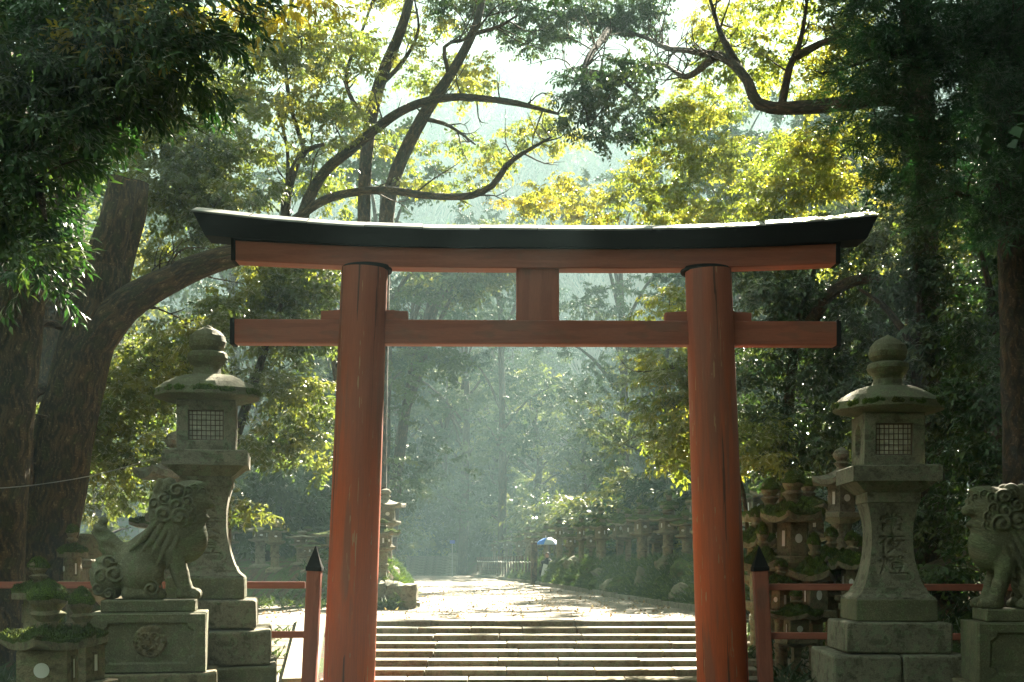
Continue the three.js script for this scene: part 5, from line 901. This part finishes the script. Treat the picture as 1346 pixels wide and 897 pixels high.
// shrubs under the trees
function shrub(seed, w, h, col) { rnd = mulberry(seed); const t = new THREE.Group(); t.name = 'forest_shrub'; for (let k = 0; k < 5; k++) { const a = rr(0, 6.28); part('stem', tube([[0, -.1, 0], [Math.cos(a) * w * .3, h * .4, Math.sin(a) * w * .3], [Math.cos(a) * w * .6, h * .8, Math.sin(a) * w * .6]], [.04, .03, .01], { seg: 5 }), M.barkDark, t); } const cl = []; for (let k = 0; k < 9; k++) { const a = rr(0, 6.28), r = rr(0, w * .7); cl.push([[Math.cos(a) * r, h * rr(.3, .9), Math.sin(a) * r], rr(.6, 1), 30]); } crown(t, SPRAY.broad, LM.thick, cl, col, { sub: 8, subR: .5, scale: [1.3, 2.2] }); return t; }
const SH = [shrub(401, 1.8, 2.2, DEEP), shrub(402, 1.5, 2.8, GREEN), shrub(403, 2, 1.8, OLIVE)];
rnd = mulberry(404);
const shrubs = (list, label, group) => { for (const [x, z, s] of list) { const kd = Math.floor(rnd() * 3), c = SH[kd].clone(); c.name = numbered('forest_shrub'); c.position.set(x, ground(x, z) - .1, z); c.rotation.y = rr(0, 6.28); c.scale.setScalar(s * rr(.85, 1.2)); c.userData = { label: ['rounded dark green ', 'upright green ', 'wide olive '][kd] + label, category: 'shrub', group }; scene.add(c); } };
{ const a = [], b = [], c = []; for (let i = 0; i < 26; i++) { const z = -12 - i * 2.3, x = xr(z) + 4.3 + rr(0, 1.6) + i * .03; a.push([x, z, 1.1 + i * .02]); } for (let i = 0; i < 14; i++) b.push([-14 + i * 1.7 + rr(-.5, .5), -73 - rr(0, 6), 1.9]); for (let i = 0; i < 12; i++) { const z = -26 - i * 3.6; c.push([xl(z) - 3.5 - rr(0, 1.5), z, 1.3]); }
  shrubs(a, 'shrub growing behind the lantern row on the bank', 'shrubs behind the lantern row'); shrubs(b, 'shrub closing the far end of the path', 'shrubs at the end of the path'); shrubs(c, 'shrub behind the lanterns of the mossy island', 'shrubs behind the island lanterns'); }

// wooded hillside beyond: one far mass, evergreen and leafless crowns
{
  rnd = mulberry(300);
  const leaves = []; for (let i = 0; i < 260; i++) { const u = rvec(), q = Math.pow(rnd(), .4), o = V(u.x * 3.2 * q, 6.5 + u.y * 4.6 * q, u.z * 3.2 * q); leaves.push([o, rvec(), rvec().cross(V(.3, 1, .2)).normalize(), rr(.7, 1.3), rr(.4, .8), .2]); }
  for (const l of leaves) { l[2].addScaledVector(l[1], -l[2].dot(l[1])).normalize(); }
  const ev = leafGeo(leaves), bare = [];
  for (let i = 0; i < 26; i++) { const a = rr(0, 6.28), y = rr(2.5, 7), L = rr(2, 4); bare.push(tube([[0, y, 0], [Math.cos(a) * L * .5, y + L * .7, Math.sin(a) * L * .5], [Math.cos(a) * L * .85, y + L * 1.5, Math.sin(a) * L * .85]], [.09, .06, .02], { seg: 3, step: 1.6 })); for (let k = 0; k < 4; k++) { const b = a + rr(-1, 1), q = rr(.4, .8); bare.push(tube([[Math.cos(a) * L * q, y + L * 1.4 * q, Math.sin(a) * L * q], [Math.cos(a) * L * q + Math.cos(b) * .7, y + L * 1.4 * q + 1, Math.sin(a) * L * q + Math.sin(b) * .7], [Math.cos(a) * L * q + Math.cos(b) * 1.2, y + L * 1.4 * q + 2, Math.sin(a) * L * q + Math.sin(b) * 1.2]], [.04, .03, .012], { seg: 3, step: 1.5 })); } }
  bare.push(tube([[0, -.5, 0], [.2, 5, 0], [0, 11, .2]], [.25, .18, .04], { seg: 5, step: 2 }));
  const bg = mergeGeometries(bare), pale = SM({ color: new THREE.Color(0.32, 0.29, 0.25), roughness: 1 });
  for (const [name, geo, mat, n, z0, z1] of [['hillside_wood', ev, leafMat(.4, .4, .3), 520, -97, -230], ['leafless_wood', bg, pale, 420, -96, -230]]) {
    const im = new THREE.InstancedMesh(geo, mat, n); im.name = name; im.userData = { kind: 'stuff', label: name === 'hillside_wood' ? 'hazy evergreen wood covering the far hillside' : 'pale leafless trees scattered over the far hillside', category: 'woodland' };
    for (let i = 0; i < n; i++) { const z = lerp(z0, z1, rnd()), w = 20 + (17 - z) * .42, x = rr(-w, w), s = rr(.8, 1.4); im.setMatrixAt(i, new THREE.Matrix4().compose(V(x, ground(x, z) - .4, z), new THREE.Quaternion().setFromEuler(new THREE.Euler(0, rr(0, 6.28), 0)), V(s, s * rr(.8, 1.2), s))); const b = rr(.7, 1.3); if (name === 'hillside_wood') im.setColorAt(i, new THREE.Color().setRGB(...mixc([.03, .07, .025], [.16, .15, .03], Math.pow(rnd(), 2.2)).map((v) => v * b))); }
    scene.add(im);
  }
}
// mossy rocks of the bank wall
{
  rnd = mulberry(320);
  const G = [0, 1, 2, 3].map((i) => boxUV(warp(new THREE.IcosahedronGeometry(0.42, 6), 0.3, 2.1, i * 13)));
  for (let i = 0; i < 26; i++) { const z = -7.6 - i * 1.2 + rr(-.2, .2), x = xr(z) + rr(.25, .95), m = single('bank_rock', 'rough rock, partly green with moss, set in the bank below the lantern row', 'rock', G[i % 4], rnd() < .6 ? M.moss : M.dark, [x, ground(x, z) + rr(-.1, .12), z], rr(0, 6), 'rocks of the mossy bank'); m.scale.set(rr(.5, 1), rr(.4, .7), rr(.5, 1)); }
}
// the wood goes on round the approach
{
  rnd = mulberry(330);
  const L = []; for (let i = 0; i < 300; i++) { const u = rvec(), q = Math.pow(rnd(), .4), d = rvec(), s = rvec().cross(d).normalize(); L.push([V(u.x * 3.4 * q, 6 + u.y * 5.6 * q, u.z * 3.4 * q), d, s, rr(.7, 1.2), rr(.4, .7), .2]); }
  const im = new THREE.InstancedMesh(leafGeo(L), LM.leathery, 170); im.name = 'surrounding_wood'; im.userData = { kind: 'stuff', label: 'dense evergreen wood continuing round the approach', category: 'woodland' }; im.castShadow = true;
  for (let i = 0; i < 170; i++) { const side = i % 3, x = side === 0 ? rr(-45, 45) : (side === 1 ? 1 : -1) * rr(24, 48), z = side === 0 ? rr(46, 62) : rr(-10, 60), s = rr(.9, 1.5); im.setMatrixAt(i, new THREE.Matrix4().compose(V(x, ground(x, z) - .3, z), new THREE.Quaternion().setFromEuler(new THREE.Euler(0, rr(0, 6.28), 0)), V(s, s, s))); const b = rr(.7, 1.2); im.setColorAt(i, new THREE.Color().setRGB(.035 * b, .075 * b, .022 * b)); }
  scene.add(im);
}
// ferns, moss tufts and fallen leaves
{
  rnd = mulberry(310);
  const put = (name, label, geo, mat, n, where, col, s0, s1) => {
    const im = new THREE.InstancedMesh(geo, mat, n); im.name = name; im.userData = { kind: 'stuff', label, category: name.includes('leaves') ? 'leaves' : 'undergrowth' }; im.castShadow = im.receiveShadow = true;
    for (let i = 0; i < n; i++) { const [x, y, z] = where(), s = rr(s0, s1); im.setMatrixAt(i, new THREE.Matrix4().compose(V(x, y, z), new THREE.Quaternion().setFromEuler(new THREE.Euler(rr(-.3, .3), rr(0, 6.28), rr(-.3, .3))), V(s, s, s))); im.setColorAt(i, col(V(x, y, z), rnd())); }
    scene.add(im);
  };
  const up = SPRAY.tuft.clone().rotateZ(1.3);
  put('undergrowth', 'low ferns and moss tufts covering the banks beside the path', up, LM.mid, 9000, () => { const z = -6 - 40 * Math.pow(rnd(), 1.5), x = rnd() < .72 ? xr(z) + .12 + rr(0, 3.2) * rnd() : Math.min(xl(z) - .1 - rr(0, 4) * rnd(), -2.4); return [x, ground(x, z) - .02, z]; }, hue([.04, .08, .012], [.07, .12, .018], [.12, .17, .02]), .6, 1.5);
  put('grass_tufts', 'dark grass tufts round the feet of the lanterns near the gate', up, LM.mid, 1500, () => { const s = rnd() < .5 ? -1 : 1, x = s * rr(3.4, 7.5), z = rr(-4, 6); return [x, ground(x, z) - .02, z]; }, hue([.03, .06, .012], [.06, .1, .018]), .8, 2);
  put('fallen_leaves', 'dry brown leaves scattered over the gravel path', leafGeo([[V(0, .006, 0), V(1, .1, 0).normalize(), V(0, 0, 1), .09, .05, .3]]), LM.mid, 1800, () => { const z = -5.2 - 45 * rnd() * rnd(), x = lerp(Math.max(xl(z), -8), xr(z), rnd()); return [x, .7, z]; }, hue([.16, .09, .03], [.3, .18, .06], [.36, .28, .1]), .7, 1.3);
}
renderer.render(scene, camera);
